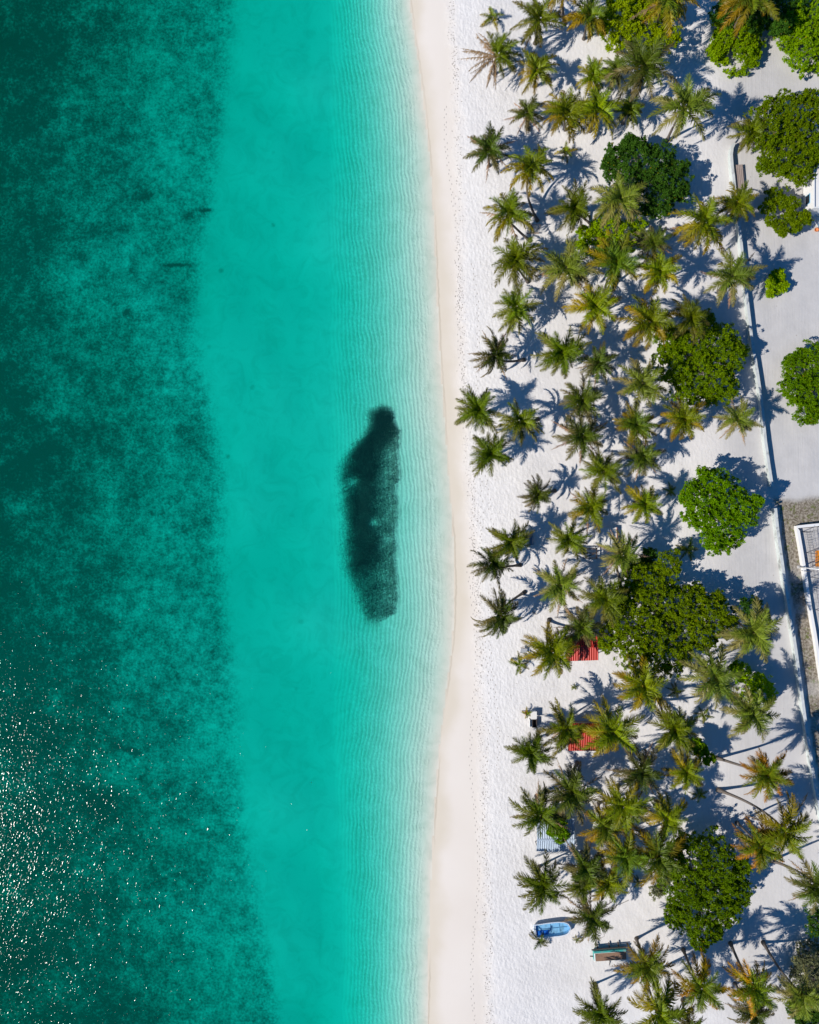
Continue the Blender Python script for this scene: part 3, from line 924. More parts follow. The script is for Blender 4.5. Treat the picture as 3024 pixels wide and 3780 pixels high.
# x, y, crown radius, kind, height, base (or 0), label            (x, y, radius in photo pixels)
PALMS = [
 (1818, 55, 50, 'y', 1.2, 0, 'tiny trunkless palm alone on white sand, topmost and nearest the sea'),
 (1989, 77, 92, 'g', 4.6, (1975, 160), 'dark green palm at the top edge with a slim dark trunk showing below it'),
 (1831, 203, 90, 'B', 4.2, 0, 'palm with its seaward half brown and dead, left end of the top group'),
 (1981, 264, 80, 'y', 3.6, 0, 'yellow-green palm just right of the half-brown palm'),
 (2172, 65, 82, 'o', 4.6, 0, 'palm touching the left side of the bright green bush at the top'),
 (2085, -62, 85, 'y', 8.0, (2084, 88), 'tall palm cut by the top edge, only its bare trunk and low fronds in view'),
 (2188, 280, 62, 'y', 3.4, 0, 'small bright palm below the bright green bush at the top'),
 (2268, 262, 60, 'p', 3.6, 0, 'small pale palm tucked against the big dark palm near the top'),
 (2375, 250, 112, 'd', 6.0, 0, 'large dark palm with long drooping fronds near the top middle of the grove'),
 (1948, 422, 64, 'd', 3.2, 0, 'ragged little palm with brown fronds, left of two joined bright palms'),
 (2090, 422, 90, 'y', 4.4, 0, 'left one of two joined bright palms in the second row from the top'),
 (2204, 410, 94, 'y', 4.8, 0, 'right one of two joined bright palms in the second row from the top'),
 (2322, 408, 58, 'g', 3.4, 0, 'small green palm above the dark leafy tree'),
 (1806, 556, 84, 'd', 4.4, 0, 'dark thin-leaved palm standing alone at the edge of the open white sand near the top'),
 (1957, 633, 92, 'y', 5.6, (1985, 816), 'golden palm with a long slanting trunk that ends beside a thin frame'),
 (2001, 556, 36, 'y', 1.3, 0, 'baby palm touching the top of the golden palm'),
 (2090, 552, 42, 'y', 1.5, 0, 'bright baby palm alone on sand left of the dark leafy tree'),
 (2455, 2, 108, 'o', 8.0, (2412, 135), 'olive brown palm hanging over the bright bush at the top edge'),
 (2760, 8, 108, 'o', 7.0, 0, 'olive brown palm over the small round bush at the top edge'),
 (2523, 402, 112, 'p', 7.2, (2462, 520), 'large pale green palm above the dark leafy tree beside the open sand road'),
 (2766, 495, 72, 'g', 3.6, 0, 'dark palm at the upper end of the long wall, under the big round tree'),
 (1879, 800, 100, 'y', 5.0, (1957, 889), 'bushy yellow-green palm at the seaward edge, next below the golden palm'),
 (2111, 764, 84, 'g', 4.6, (2185, 829), 'dark-hearted green palm alone between the golden palm and the pale orange-tipped palm'),
 (2285, 739, 100, 'p', 6.0, 0, 'pale palm with orange lower fronds touching the dark leafy tree'),
 (1908, 966, 98, 'g', 4.6, (1950, 1040), 'green palm with a pink-tinged heart, right below the bushy yellow-green palm'),
 (2090, 995, 106, 'p', 5.0, 0, 'wide feathery pale palm in the second row, above the footpath of trunk shadows'),
 (2267, 968, 102, 'o', 6.6, (2225, 1090), 'olive palm just under the yellow-green thicket'),
 (1900, 1137, 88, 'g', 4.0, 0, 'compact green palm on the sea side, third above the two nearest the water'),
 (2196, 1133, 94, 'y', 5.2, 0, 'yellow palm below the wide feathery pale palm'),
 (1823, 1307, 80, 'd', 4.2, (1936, 1328), 'dark palm leaning towards the sea with its trunk flat to the right'),
 (2070, 1295, 96, 'g', 5.4, (2138, 1303), 'full green palm right of the dark leaning palm'),
 (2206, 1342, 70, 'd', 4.6, 0, 'small dry-looking palm right of the full green palm'),
 (2389, 1192, 102, 'y', 6.4, 0, 'large yellow palm left of the tree beside the long wall'),
 (2592, 824, 108, 'y', 6.4, 0, 'large bright palm between the dark leafy tree and the long wall'),
 (2718, 751, 76, 'y', 5.6, 0, 'palm leaning over the long wall beside the slatted bench'),
 (2409, 898, 66, 'd', 5.4, 0, 'shaded dark palm at the right end of the yellow-green thicket'),
 (2430, 1007, 86, 'y', 5.8, 0, 'yellow-green palm below the shaded dark palm'),
 (2701, 1023, 96, 'p', 6.2, 0, 'feathery palm touching the long wall across from the tiny bush'),
 (2543, 1178, 80, 'g', 5.8, 0, 'green palm resting on the upper side of the tree beside the long wall'),
 (2365, 1418, 92, 'p', 5.8, 0, 'pale palm at the lower left of the tree beside the long wall'),
 (2523, 1552, 84, 'y', 5.4, 0, 'golden green palm below the tree beside the long wall'),
 (2722, 1548, 74, 'D', 4.6, 0, 'thin brownish palm alone on bright sand next to the long wall'),
 (2345, 1568, 80, 'o', 5.0, 0, 'browning palm left of the golden green palm'),
 (2369, 1686, 74, 'd', 4.4, 0, 'dark shaded palm directly below the browning palm'),
 (2377, 1860, 74, 'y', 4.8, 0, 'mid-sized palm left of the round tree at the wall gap'),
 (2478, 1811, 28, 'g', 1.0, 0, 'seedling palm at the left rim of the round tree at the wall gap'),
 (1766, 1515, 88, 'g', 4.4, 0, 'dark-centred palm closest of all to the water'),
 (1912, 1564, 84, 'g', 4.8, (1987, 1547), 'tidy green palm with golden lower fronds, right of the palm closest to the water'),
 (2147, 1483, 84, 'd', 4.8, 0, 'upper palm of a stacked pair in the middle of the grove'),
 (2147, 1612, 88, 'd', 4.8, 0, 'lower palm of a stacked pair in the middle of the grove'),
 (1810, 1677, 84, 'g', 4.2, 0, 'palm just below the palm closest to the water'),
 (2232, 1738, 84, 'g', 5.2, (2268, 1740), 'bright green palm below the stacked pair'),
 (1977, 1823, 64, 'd', 3.8, (2050, 1811), 'small spiky star-shaped palm alone on white sand'),
 (2176, 1876, 84, 'y', 5.0, 0, 'yellow palm above the pale flat platform'),
 (1882, 1995, 84, 'g', 4.6, (1952, 1949), 'dark green palm half covering an upturned pale boat'),
 (2097, 1991, 78, 'g', 4.6, 0, 'green palm beside the dark wooden trestle'),
 (1813, 2088, 74, 'd', 4.4, (1923, 2086), 'seaward palm with its bare trunk running right towards a bend'),
 (2069, 2157, 90, 'D', 5.2, 0, 'reddish brown tinged palm below the dark wooden trestle'),
 (1846, 2267, 90, 'd', 4.8, (1939, 2185), 'open star-shaped palm left of the thin post'),
 (2292, 2043, 82, 'D', 6.0, (2290, 2141), 'dry palm over the pale platform with a stout sunlit trunk below'),
 (2231, 2210, 90, 'g', 6.0, 0, 'fresh green palm against the upper left of the largest tree'),
 (2150, 2315, 78, 'd', 4.6, 0, 'dark shaded palm above the upper red roof'),
 (2032, 2400, 102, 'y', 5.6, (2028, 2287), 'big yellow-green palm covering the left end of the upper red roof'),
 (1919, 2457, 42, 'y', 1.4, 0, 'baby yellow palm at the foot of the big palm by the upper red roof'),
 (2365, 2526, 106, 'y', 6.4, 0, 'wide yellow-green palm below the largest tree'),
 (2121, 2538, 15, 'g', .5, 0, 'tiny green sprout alone on sand between the two red roofs'),
 (2774, 2331, 104, 'p', 7.0, 0, 'palm with a bright orange midrib right of the largest tree'),
 (2632, 2498, 110, 'p', 6.8, 0, 'wide feathery palm left of the small bright tree by the second wall'),
 (2770, 2631, 98, 'p', 6.4, 0, 'pale palm directly below the small bright tree by the second wall'),
 (2498, 2555, 32, 'g', 1.2, 0, 'baby palm on open sand left of the wide feathery palm'),
 (2482, 2692, 96, 'g', 6.8, (2430, 2580), 'deep green palm with a slanting trunk, second row behind the lower red roof'),
 (2604, 2643, 36, 'g', 1.6, 0, 'shaded baby palm between two large palm shadows'),
 (2531, 2846, 76, 'y', 5.0, 0, 'yellow palm left of the long leaning trunk'),
 (2365, 2846, 88, 'd', 6.6, 0, 'dark palm below and right of the lower red roof'),
 (2831, 2858, 88, 'r', 7.6, (2645, 2798), 'palm with golden left fronds on a long trunk leaning right'),
 (2458, 3017, 84, 'y', 6.0, 0, 'yellow-green palm just above the lower dark green tree'),
 (2588, 2940, 36, 'g', 1.6, 0, 'shaded baby palm left of the long curved trunk'),
 (2892, 3057, 116, 'y', 8.4, (2649, 2915), 'biggest palm at the lower right, on a long curved trunk'),
 (2803, 3118, 92, 'r', 7.4, 0, 'orange-fringed palm joined to the biggest palm at the lower right'),
 (2425, 3159, 108, 'o', 6.8, 0, 'large olive palm against the upper left of the lower round tree'),
 (3014, 3263, 100, 'D', 8.0, (2847, 3177), 'brownish palm at the right edge on a long leaning trunk'),
 (2081, 2688, 90, 'g', 5.2, (2020, 2712), 'green palm over the left corner of the lower red roof'),
 (1959, 2777, 82, 'g', 4.6, 0, 'star-shaped palm on open sand left of the lower red roof'),
 (2259, 2700, 110, 'y', 6.4, 0, 'large golden palm covering the right half of the lower red roof'),
 (2110, 2925, 98, 'D', 6.0, (2132, 2815), 'palm with reddish upright fronds between the lower red roof and the blue striped roof'),
 (1988, 3000, 98, 'g', 5.6, 0, 'big dark palm over the left end of the blue striped roof'),
 (2300, 2968, 98, 'y', 6.4, 0, 'golden palm right of the palm with reddish fronds'),
 (2231, 3049, 88, 'o', 5.8, 0, 'orange-tinted palm right of the blue striped roof'),
 (2000, 3259, 98, 'g', 4.8, 0, 'green palm with dark upper fronds below the blue striped roof'),
 (2158, 3200, 86, 'd', 5.4, 0, 'shaggy palm at the lower right corner of the blue striped roof'),
 (2308, 3157, 92, 'o', 6.2, 0, 'rusty green palm in the thick of the cluster behind the blue striped roof'),
 (2146, 3263, 72, 'g', 5.0, 0, 'smaller green palm under the shaggy palm'),
 (2243, 3255, 76, 'y', 5.4, 0, 'yellowish palm at the bottom of the thick cluster'),
 (2182, 3380, 88, 'd', 5.2, 0, 'dark ragged palm right of the blue boat'),
 (1992, 3478, 42, 'd', 1.2, 0, 'thin baby palm touching the lower side of the blue boat'),
 (2361, 3263, 26, 'g', 1.0, 0, 'tiny palm between the thick cluster and the lower round tree'),
 (2130, 3474, 18, 'y', .7, 0, 'tiny yellow sprout under the dark ragged palm'),
 (2389, 3559, 98, 'o', 6.2, 0, 'palm over the right end of the brown covered boat'),
 (2215, 3729, 92, 'g', 5.4, 0, 'feathery palm alone at the bottom edge nearest the sea'),
 (2584, 3636, 104, 'r', 7.4, (2523, 3506), 'palm with burnt orange upper fronds near the bottom edge'),
 (2774, 3640, 90, 'r', 7.8, (2697, 3482), 'palm with a golden tuft on a dark trunk, below the lower round tree'),
 (2780, 3738, 78, 'd', 6.0, 0, 'dark palm at the bottom edge under the golden-tufted palm'),
 (2957, 3668, 92, 'p', 8.0, (2817, 3478), 'palm beside the grey bush on a trunk with a sharp bend'),
 (2430, 3729, 118, 'y', 7.6, 0, 'huge palm in the bottom row, left of the one with burnt orange fronds'),
 (2551, 3790, 60, 'D', 6.4, (2520, 3690), 'small brown palm cut by the bottom edge with a slanting trunk'),
 (2548, 2030, 46, 'g', 1.8, 0, 'small shaded palm below the left side of the round tree at the wall gap'),
]

front = {1818: 1}
for i, (fx, fy, r, kind, h, base, label) in enumerate(PALMS):
    dead = None
    if kind == 'B': kind, dead = 'g', 'side'
    elif kind == 'D': kind, dead = 'p' if i % 2 else 'd', 'some'
    elif kind in 'd' and r > 60 and i % 2: dead = 'some'
    elif r > 70 and i % 4 == 1: dead = 'few'
    cpos = G(fx, fy, h)
    if base:
        b = G(*base)
    else:
        lean = .35 * h * random.uniform(.1, .6)
        a = random.uniform(-.9, .9)            # the grove leans to the sea on the left
        b = Vector((cpos.x + lean * math.cos(a), cpos.y + lean * math.sin(a), 0))
    gz = float(heights(np.array([b.x]), np.array([b.y]))[0][0])
    b.z = gz - .05
    name = 'coconut_palm' if h > 2 else 'young_palm'
    root = empty(name, b)
    tag(root, label, 'palm tree', PALM_GROUP)
    loc = cpos - b
    sc = r * S * (1 - h / CAM_H) / 2.60
    if h > 2:
        d = loc.copy(); d.z -= .35 * sc
        tm = trunk_mesh((0, 0, 0), d, .14 + .009 * h, .095, random.uniform(-.14, .14))
        tm.build('trunk', M['trunk'], root, smooth=True)
        me = CROWNS[kind][i % 4]
    else:
        kk = kind if kind in SMALL else 'g'
        me = SMALL[kk][i % 2]
        loc.z = max(.15, loc.z * .5)
    if dead == 'side': me = HALF
    co = link('crown', me, M['palm'], root, loc)
    co.scale = (sc, sc, sc * random.uniform(.8, 1.0))
    # crowns tip a little the way the trunk leans
    tiltv = Vector((loc.x, loc.y, 0)) / max(h, 1) * (.55 if h > 2 else .1)
    co.rotation_euler = (-tiltv.y, tiltv.x, random.uniform(0, 2 * PI))
    if dead == 'side': co.rotation_euler = (0, 0, 0)
    if dead and h > 2:
        dm = DEADSIDE if dead == 'side' else DEAD[(i % 2) if dead == 'some' else 2]
        do = link('dead_fronds', dm, M['dry'], root, loc)
        do.scale = (sc * (1.12 if dead == 'side' else 1.12),) * 3
        do.rotation_euler = (0, 0, math.radians(118) if dead == 'side' else random.uniform(0, 6.28))
    if h > 4 and i % 3 == 0:
        no = link('coconut_cluster', NUTS, None, root, loc + Vector((0, 0, -.12)))
        no.scale = (sc * .95,) * 3
        no.rotation_euler = (0, 0, random.uniform(0, 6.28))


# ------------------------------------------------------------------ broad-leaved trees and bushes
LEAFC = {
    'bright': ((.26, .38, .010), (.13, .24, .008)),
    'mid': ((.19, .27, .010), (.085, .15, .008)),
    'fresh': ((.175, .29, .012), (.075, .155, .010)),
    'olive': ((.19, .25, .014), (.085, .13, .010)),
    'dark': ((.065, .135, .022), (.032, .078, .014)),
    'grey': ((.22, .24, .13), (.11, .12, .065)),
    'sun': ((.32, .44, .012), (.19, .31, .010)),
}


def crown_of_leaves(blobs, kind, seed, density=1.0, leaf=.23, flat=.72):
    """blobs: local (x, y, z, r); leaves gathered in many small tufts over the lobed volume"""
    r = np.random.default_rng(seed)
    c0, c1 = (np.array(q) for q in LEAFC[kind])
    tuft = []
    B = np.array(blobs, float)
    for (bx, by, bz, br) in B:
        n = int(15 * density * br * br) + 10
        for layer, frac in ((1.0, 1.0), (.84, .75), (.64, .9)):
            m = int(n * frac)
            th = r.uniform(0, 2 * PI, m); cz = r.uniform(-.30, 1, m)
            sr = np.sqrt(1 - cz ** 2)
            lob = 1 + .13 * np.sin(3 * th + r.uniform(0, 6)) + .09 * np.sin(7 * th + r.uniform(0, 6)) + r.normal(0, .055, m)
            rr = br * layer * lob
            rr = rr + 1.7 * min(1, br / 2.4) * vnoise(60 + bx + br * sr * np.cos(th) * 1.0, 60 + by + br * sr * np.sin(th) + 2 * cz, 1.15, seed + 9)
            P = np.stack([bx + rr * sr * np.cos(th), by + rr * sr * np.sin(th), bz + rr * flat * cz], -1)
            inside = np.zeros(m, bool)
            for (ox, oy, oz, orr) in B:
                if (ox, oy, oz, orr) == (bx, by, bz, br): continue
                q = ((P[:, 0] - ox) / orr) ** 2 + ((P[:, 1] - oy) / orr) ** 2 + ((P[:, 2] - oz) / (orr * flat)) ** 2
                inside |= q < .62
            P = P[~inside]
            nrm = P - np.array([bx, by, bz]); nrm[:, 2] /= flat ** 2
            nrm /= np.linalg.norm(nrm, axis=1)[:, None] + 1e-6
            tuft.append(np.concatenate([P, nrm], 1))
    Tf = np.concatenate(tuft)
    # drop tufts in patches so that the crown has holes
    Tf = Tf[(vnoise(Tf[:, 0] + 50, Tf[:, 1] + Tf[:, 2], 1.3, seed + 5) > -.43)]
    nT = len(Tf)
    per = 30
    tr = r.uniform(.20, .46, nT)
    dirs = r.normal(0, 1, (nT, per, 3)) + Tf[:, None, 3:] * 1.1
    dirs /= np.linalg.norm(dirs, axis=2)[..., None]
    cen = Tf[:, None, :3] + dirs * (tr[:, None] * r.uniform(.35, 1.0, (nT, per)))[..., None]
    # the leaf blade: root to tip along a, width along b
    a = dirs + r.normal(0, .5, dirs.shape); a[..., 2] -= .15
    a /= np.linalg.norm(a, axis=2)[..., None]
    up = Tf[:, None, 3:] * .6 + np.array([0, 0, .8]) + r.normal(0, .35, dirs.shape)
    b = np.cross(a, up); b /= np.linalg.norm(b, axis=2)[..., None] + 1e-6
    nrm = np.cross(b, a)
    ll = leaf * r.uniform(.65, 1.2, (nT, per))[..., None]
    p0 = cen - a * ll * .5
    p1 = cen + b * ll * .30 + nrm * ll * .07
    p2 = cen + a * ll * .55
    p3 = cen - b * ll * .30 + nrm * ll * .07
    V_ = np.stack([p0, p1, p2, p3], 2).reshape(-1, 3)
    base = np.arange(nT * per) * 4
    T_ = np.stack([np.stack([base, base + 1, base + 2], -1), np.stack([base, base + 2, base + 3], -1)], 1).reshape(-1, 3)
    mixv = np.clip(r.random((nT, 1)) * .7 + r.random((nT, per)) * .5, 0, 1)[..., None]
    cc = c0 * (1 - mixv) + c1 * mixv
    old = r.random((nT, per)) < .008
    cc[old] = np.array((.26, .20, .02))
    C_ = np.repeat(cc.reshape(-1, 1, 3), 4, 1).reshape(-1, 3)
    return mesh_from('crown', V_, tris=T_, col=C_)


def tree(name, label, cat, blobs, kind, h, seed, group=None, density=1.0, leaf=.23, flat=.72, stem=.20, base=None):
    """blobs in photo pixels (x, y, r[, dz])"""
    bx = sum(b[0] * b[2] for b in blobs) / sum(b[2] for b in blobs)
    by = sum(b[1] * b[2] for b in blobs) / sum(b[2] for b in blobs)
    root_p = G(bx, by, h * .7) if base is None else G(*base)
    root_p.z = -.05
    loc = []
    for b in blobs:
        rr = b[2] * S
        zc = max(.25 * rr, h - rr * flat) + (b[3] if len(b) > 3 else 0)
        top = zc + rr * flat * .6
        p = G(b[0], b[1], top)
        loc.append((p.x - root_p.x, p.y - root_p.y, zc, rr * (1 - top / CAM_H) * (.90 if b[2] > 40 else .72)))
        if b[2] > 50:
            q = random.Random(seed * 31 + int(b[0]))
            for _ in range(2):
                an = q.uniform(0, 2 * PI); r2_ = rr * q.uniform(.28, .42)
                loc.append((p.x - root_p.x + math.cos(an) * rr * .82, p.y - root_p.y + math.sin(an) * rr * .82, zc + q.uniform(-.2, .6), r2_))
    root = empty(name, root_p)
    tag(root, label, cat, group)
    link('crown', crown_of_leaves(loc, kind, seed, density, leaf, flat), M['leaf'], root)
    tb = MB()
    r = random.Random(seed)
    fork = Vector((0, 0, max(.3, h * .28)))
    tb.tube([(0, 0, 0), (.05, .03, fork.z * .5), fork], [stem * 1.4, stem * 1.05, stem * .9], 9)
    for (x, y, z, rr) in loc:
        e = Vector((x, y, z - rr * flat * .1))
        mid = fork.lerp(e, .5) + Vector((r.uniform(-.3, .3), r.uniform(-.3, .3), .2))
        tb.tube([fork - Vector((0, 0, .08)), mid, e], [stem * .62, stem * .42, stem * .2], 7)
        for q in range(5):
            an = r.uniform(0, 2 * PI)
            t2 = e + Vector((math.cos(an) * rr * .72, math.sin(an) * rr * .72, rr * flat * r.uniform(.0, .5)))
            s0 = mid.lerp(e, r.uniform(.2, .9))
            tb.tube([s0, s0.lerp(t2, .5) + Vector((0, 0, .15)), t2], [stem * .26, stem * .17, stem * .06], 5)
    tb.build('trunk', M['bark'], root, smooth=True)
    return root


TG = 'broad-leaved trees among the palms'
tree('leafy_tree', 'large bright yellow-green tree at the top edge over the sand', 'tree',
     [(2300, 50, 72), (2370, 100, 75), (2290, 110, 66), (2420, 60, 70), (2350, -20, 90), (2470, 130, 45), (2450, -30, 80)], 'sun', 4.2, 1, TG, 1.25)
tree('leafy_bush', 'small round bright bush between the two larger ones at the top', 'bush',
     [(2700, 150, 68), (2740, 190, 62), (2760, 130, 70), (2655, 175, 34), (2720, 90, 70)], 'bright', 2.6, 2, TG, 1.25)
tree('leafy_tree', 'bright bush in the top right corner', 'tree',
     [(2980, 100, 85), (2985, 180, 70), (3050, 150, 90), (2940, 60, 50), (3040, 40, 90)], 'bright', 3.4, 3, TG, 1.2)
tree('leafy_tree', 'dark shaded green tree along the top edge between two bright bushes', 'tree',
     [(2850, 20, 75), (2910, -10, 80), (2690, 30, 50), (2800, 50, 55), (2900, 80, 40)], 'dark', 4.2, 4, TG, 1.2)
tree('leafy_tree', 'biggest round tree at the upper right, beside the white building', 'tree',
     [(2930, 400, 85), (2860, 440, 80), (2950, 500, 95), (2990, 420, 85), (2900, 560, 80), (2970, 600, 70), (2840, 500, 60), (3030, 500, 80)],
     'mid', 5.2, 5, TG, 1.2)
tree('leafy_tree', 'dark green round tree in the upper part of the palm grove', 'tree',
     [(2350, 600, 92), (2420, 590, 88), (2470, 660, 85), (2400, 700, 85), (2310, 580, 66), (2360, 545, 55), (2450, 730, 62)], 'dark', 5.2, 6, TG, 1.2)
tree('thicket', 'loose yellow-green thicket between palms below the dark green tree', 'bush',
     [(2190, 880, 52), (2250, 850, 58), (2320, 860, 55), (2370, 850, 48), (2225, 915, 42), (2150, 900, 30)], 'sun', 3.4, 7, TG, .85)
tree('leafy_tree', 'round tree pressed against the middle of the long wall', 'tree',
     [(2560, 1260, 88), (2640, 1250, 92), (2690, 1320, 80), (2600, 1370, 90), (2500, 1340, 80), (2560, 1430, 72), (2660, 1400, 70), (2480, 1250, 55)],
     'mid', 4.8, 8, TG, 1.15)
tree('leafy_tree', 'vivid green tree on the right edge beyond the long wall', 'tree',
     [(2975, 1370, 70), (3030, 1335, 75), (2945, 1425, 50), (3015, 1450, 80), (2998, 1525, 50), (3055, 1400, 90)], 'fresh', 4.0, 9, TG, 1.2)
tree('leafy_tree', 'round vivid green tree at the gap between the two walls', 'tree',
     [(2660, 1800, 78), (2600, 1850, 72), (2700, 1850, 80), (2760, 1880, 58), (2650, 1920, 88), (2700, 1960, 70), (2560, 1830, 45), (2640, 1995, 48), (2580, 1900, 50)],
     'fresh', 5.8, 10, TG, 1.15)
tree('leafy_tree', 'largest tree of the grove, sprawling and olive green in the middle right', 'tree',
     [(2350, 2260, 92), (2440, 2230, 88), (2530, 2240, 85), (2620, 2270, 80), (2310, 2330, 88), (2410, 2340, 95), (2510, 2340, 95),
      (2600, 2350, 72), (2350, 2410, 66), (2470, 2430, 78), (2420, 2150, 70), (2480, 2090, 48), (2350, 2120, 55), (2650, 2320, 60)],
     'olive', 5.4, 11, TG, 1.0)
tree('leafy_tree', 'small bright tree close to the second wall, between two pale palms', 'tree',
     [(2800, 2530, 48), (2830, 2570, 46), (2780, 2580, 44), (2750, 2480, 30)], 'sun', 3.6, 12, TG, 1.0)
tree('leafy_bush', 'dark small bush beside the palm with the orange midrib', 'bush',
     [(2780, 2250, 50), (2820, 2290, 40)], 'dark', 4.0, 22, TG, 1.0)
tree('leafy_tree', 'tall rounded tree at the lower right of the grove', 'tree',
     [(2560, 3180, 82), (2640, 3190, 88), (2540, 3280, 86), (2630, 3290, 95), (2700, 3230, 70), (2570, 3370, 85), (2660, 3380, 82),
      (2610, 3440, 62), (2720, 3300, 55), (2500, 3210, 50)], 'mid', 5.6, 13, TG, 1.15)
tree('leafy_bush', 'pale grey-green half-bare bush at the lower right edge', 'bush',
     [(3000, 3520, 50), (2990, 3590, 55), (3030, 3650, 60), (3040, 3560, 60)], 'grey', 2.6, 14, TG, .55, .22)
tree('leafy_tree', 'dark green tree in the bottom right corner', 'tree',
     [(2980, 3745, 55), (3040, 3720, 80), (3010, 3800, 70)], 'dark', 3.2, 15, TG, 1.1)
tree('leafy_bush', 'dark tree top poking in at the right edge above the grey-green bush', 'bush',
     [(3028, 3420, 42), (3060, 3400, 50)], 'dark', 4.0, 25, TG, 1.1)
tree('leafy_tree', 'open branched small tree with separate leaf clumps beside the pile of blue frames', 'tree',
     [(2865, 715, 32), (2845, 760, 30), (2895, 740, 26), (2930, 750, 28), (2925, 795, 30), (2975, 800, 30), (2850, 815, 24), (2880, 830, 26),
      (2945, 830, 27), (2895, 855, 16)], 'olive', 3.2, 16, TG, 1.3, .24, .72, .10, (2890, 800))
tree('leafy_bush', 'small dense bush alone on the sand beyond the long wall', 'bush',
     [(2880, 1020, 32), (2862, 1050, 32), (2895, 1050, 24), (2848, 1080, 16)], 'bright', 1.7, 17, TG, 1.5, .26)
tree('leafy_bush', 'small dark green bush between the lower palms left of the leaning trunks', 'bush',
     [(2590, 2770, 30), (2620, 2800, 30), (2570, 2750, 24)], 'fresh', 3.2, 18, TG, 1.4, .28)
tree('leafy_tree', 'small tree growing over the blue striped roof', 'tree',
     [(2060, 3050, 34), (2075, 3085, 28), (2040, 3070, 24)], 'fresh', 4.0, 19, TG, 1.3, .26, .62, .09)
tree('leafy_bush', 'thin leafy bush at the left foot of the lower round tree', 'bush',
     [(2430, 3300, 26), (2445, 3270, 22)], 'grey', 1.6, 20, TG, .8, .22)
tree('leafy_bush', 'small shaded bush between the largest tree and the round tree at the wall gap', 'bush',
     [(2400, 2050, 34), (2380, 2080, 30)], 'dark', 3.0, 21, TG, .9, .26)
tree('leafy_bush', 'small bush at the right side of the wide feathery palm', 'bush',
     [(2720, 2470, 30), (2735, 2500, 20)], 'fresh', 2.6, 23, TG, 1.2, .26)


# ------------------------------------------------------------------ walls
def wall(label, pts, width, height, mat, cap, capname='wall_cap', over=.06):
    P = [G(x, y, height) for x, y in pts]
    o = P[0].copy(); o.z = 0
    root = empty('boundary_wall', o)
    tag(root, label, 'wall')

    def strip(hw, z0, z1, name, m):
        L_, R_ = [], []
        for i, p in enumerate(P):
            t = (P[min(i + 1, len(P) - 1)] - P[max(i - 1, 0)]); t.z = 0; t.normalize()
            n = Vector((-t.y, t.x, 0))
            q = p - o; q.z = 0
            L_.append(q + n * hw); R_.append(q - n * hw)
        v, f = [], []
        for a, b in zip(L_, R_):
            v += [(a.x, a.y, z0), (b.x, b.y, z0), (b.x, b.y, z1), (a.x, a.y, z1)]
        for i in range(len(P) - 1):
            k = i * 4
            for a, b in ((0, 1), (1, 2), (2, 3), (3, 0)):
                f.append((k + a, k + b, k + 4 + b, k + 4 + a))
        f.append((0, 3, 2, 1)); k = (len(P) - 1) * 4; f.append((k, k + 1, k + 2, k + 3))
        MB().add(v, f).build(name, m, root)
    strip(width / 2, -.2, height - .1, 'wall_body', mat)
    strip(width / 2 + over, height - .1, height, capname, cap)
    return root


def resample(pts, n, jit=0.0):
    xs_ = np.interp(np.linspace(0, 1, n), np.linspace(0, 1, len(pts)), [p[0] for p in pts])
    ys_ = np.interp(np.linspace(0, 1, n), np.linspace(0, 1, len(pts)), [p[1] for p in pts])
    return [(a + random.uniform(-jit, jit), b) for a, b in zip(xs_, ys_)]


wall('long pale weathered wall running down the sand from the slatted bench to the round tree at the gap',
     [(2712, 528), (2704, 545), (2701, 570), (2704, 610), (2709, 650)] + resample([(2716, 720), (2730, 829), (2754, 1056), (2778, 1259), (2811, 1462), (2827, 1625), (2852, 1795)], 26, .5)[0:],
     .24, .92, M['wall'], M['wallcap'])
wall('second grey wall with a white cap, starting at the brown earth and leaving at the right edge',
     resample([(2864, 1876), (2876, 1990), (2900, 2153), (2933, 2356), (2961, 2559), (2973, 2651), (3006, 2875), (3028, 2985), (3062, 3150)], 30, .5),
     .26, 1.05, M['wall'], M['wallcap'])
wall('bright white parapet wall round the concrete yard at the right edge',
     [(3150, 1925), (2990, 1940), (2944, 1945)] + resample([(2948, 1960), (2962, 2040), (2976, 2130), (2994, 2250), (3012, 2350), (3028, 2460), (3050, 2590)], 14),
     .26, .8, M['white'], M['white'])

# yard slab inside the parapet
cs = [(2950, 1950), (3250, 1930), (3250, 2620), (3055, 2620), (3034, 2470), (3014, 2350), (2980, 2130)]
v = [(*G(x, y).xy, .14) for x, y in cs] + [(*G(x, y).xy, -.3) for x, y in cs]
n = len(cs)
yard = MB().add(v, [tuple(range(n))[::-1]] + [(i, (i + 1) % n, (i + 1) % n + n, i + n) for i in range(n)]).build('concrete_yard', M['concrete'])
tag(yard, kind='structure')

# wire mesh fence inside the parapet
def wire_fence():
    line = [(2962, 1962), (2976, 2040), (2992, 2130), (3010, 2250), (3026, 2350), (3048, 2470)]
    P = [G(x, y) for x, y in line]
    root = empty('wire_fence', (P[0].x, P[0].y, .12))
    tag(root, 'dark wire mesh fence on thin posts inside the white parapet', 'fence')
    o = root.location
    for p in P:
        q = p - o
        MB().tube([(q.x, q.y, 0), (q.x, q.y, 2.6)], .045, 8).build('post', M['steel'], root)
    wires = MB()
    for z in np.arange(.5, 2.65, .42):
        for a, b in zip(P[:-1], P[1:]):
            qa, qb = a - o, b - o
            wires.tube([(qa.x, qa.y, z), ((qa.x + qb.x) / 2, (qa.y + qb.y) / 2, z - .03), (qb.x, qb.y, z)], .018, 4)
    for a, b in zip(P[:-1], P[1:]):
        for k in range(1, 8):
            q = a.lerp(b, k / 8) - o
            wires.tube([(q.x, q.y, .5), (q.x, q.y, 2.58)], .014, 4)
    wires.build('wire_mesh', M['steel'], root)


wire_fence()

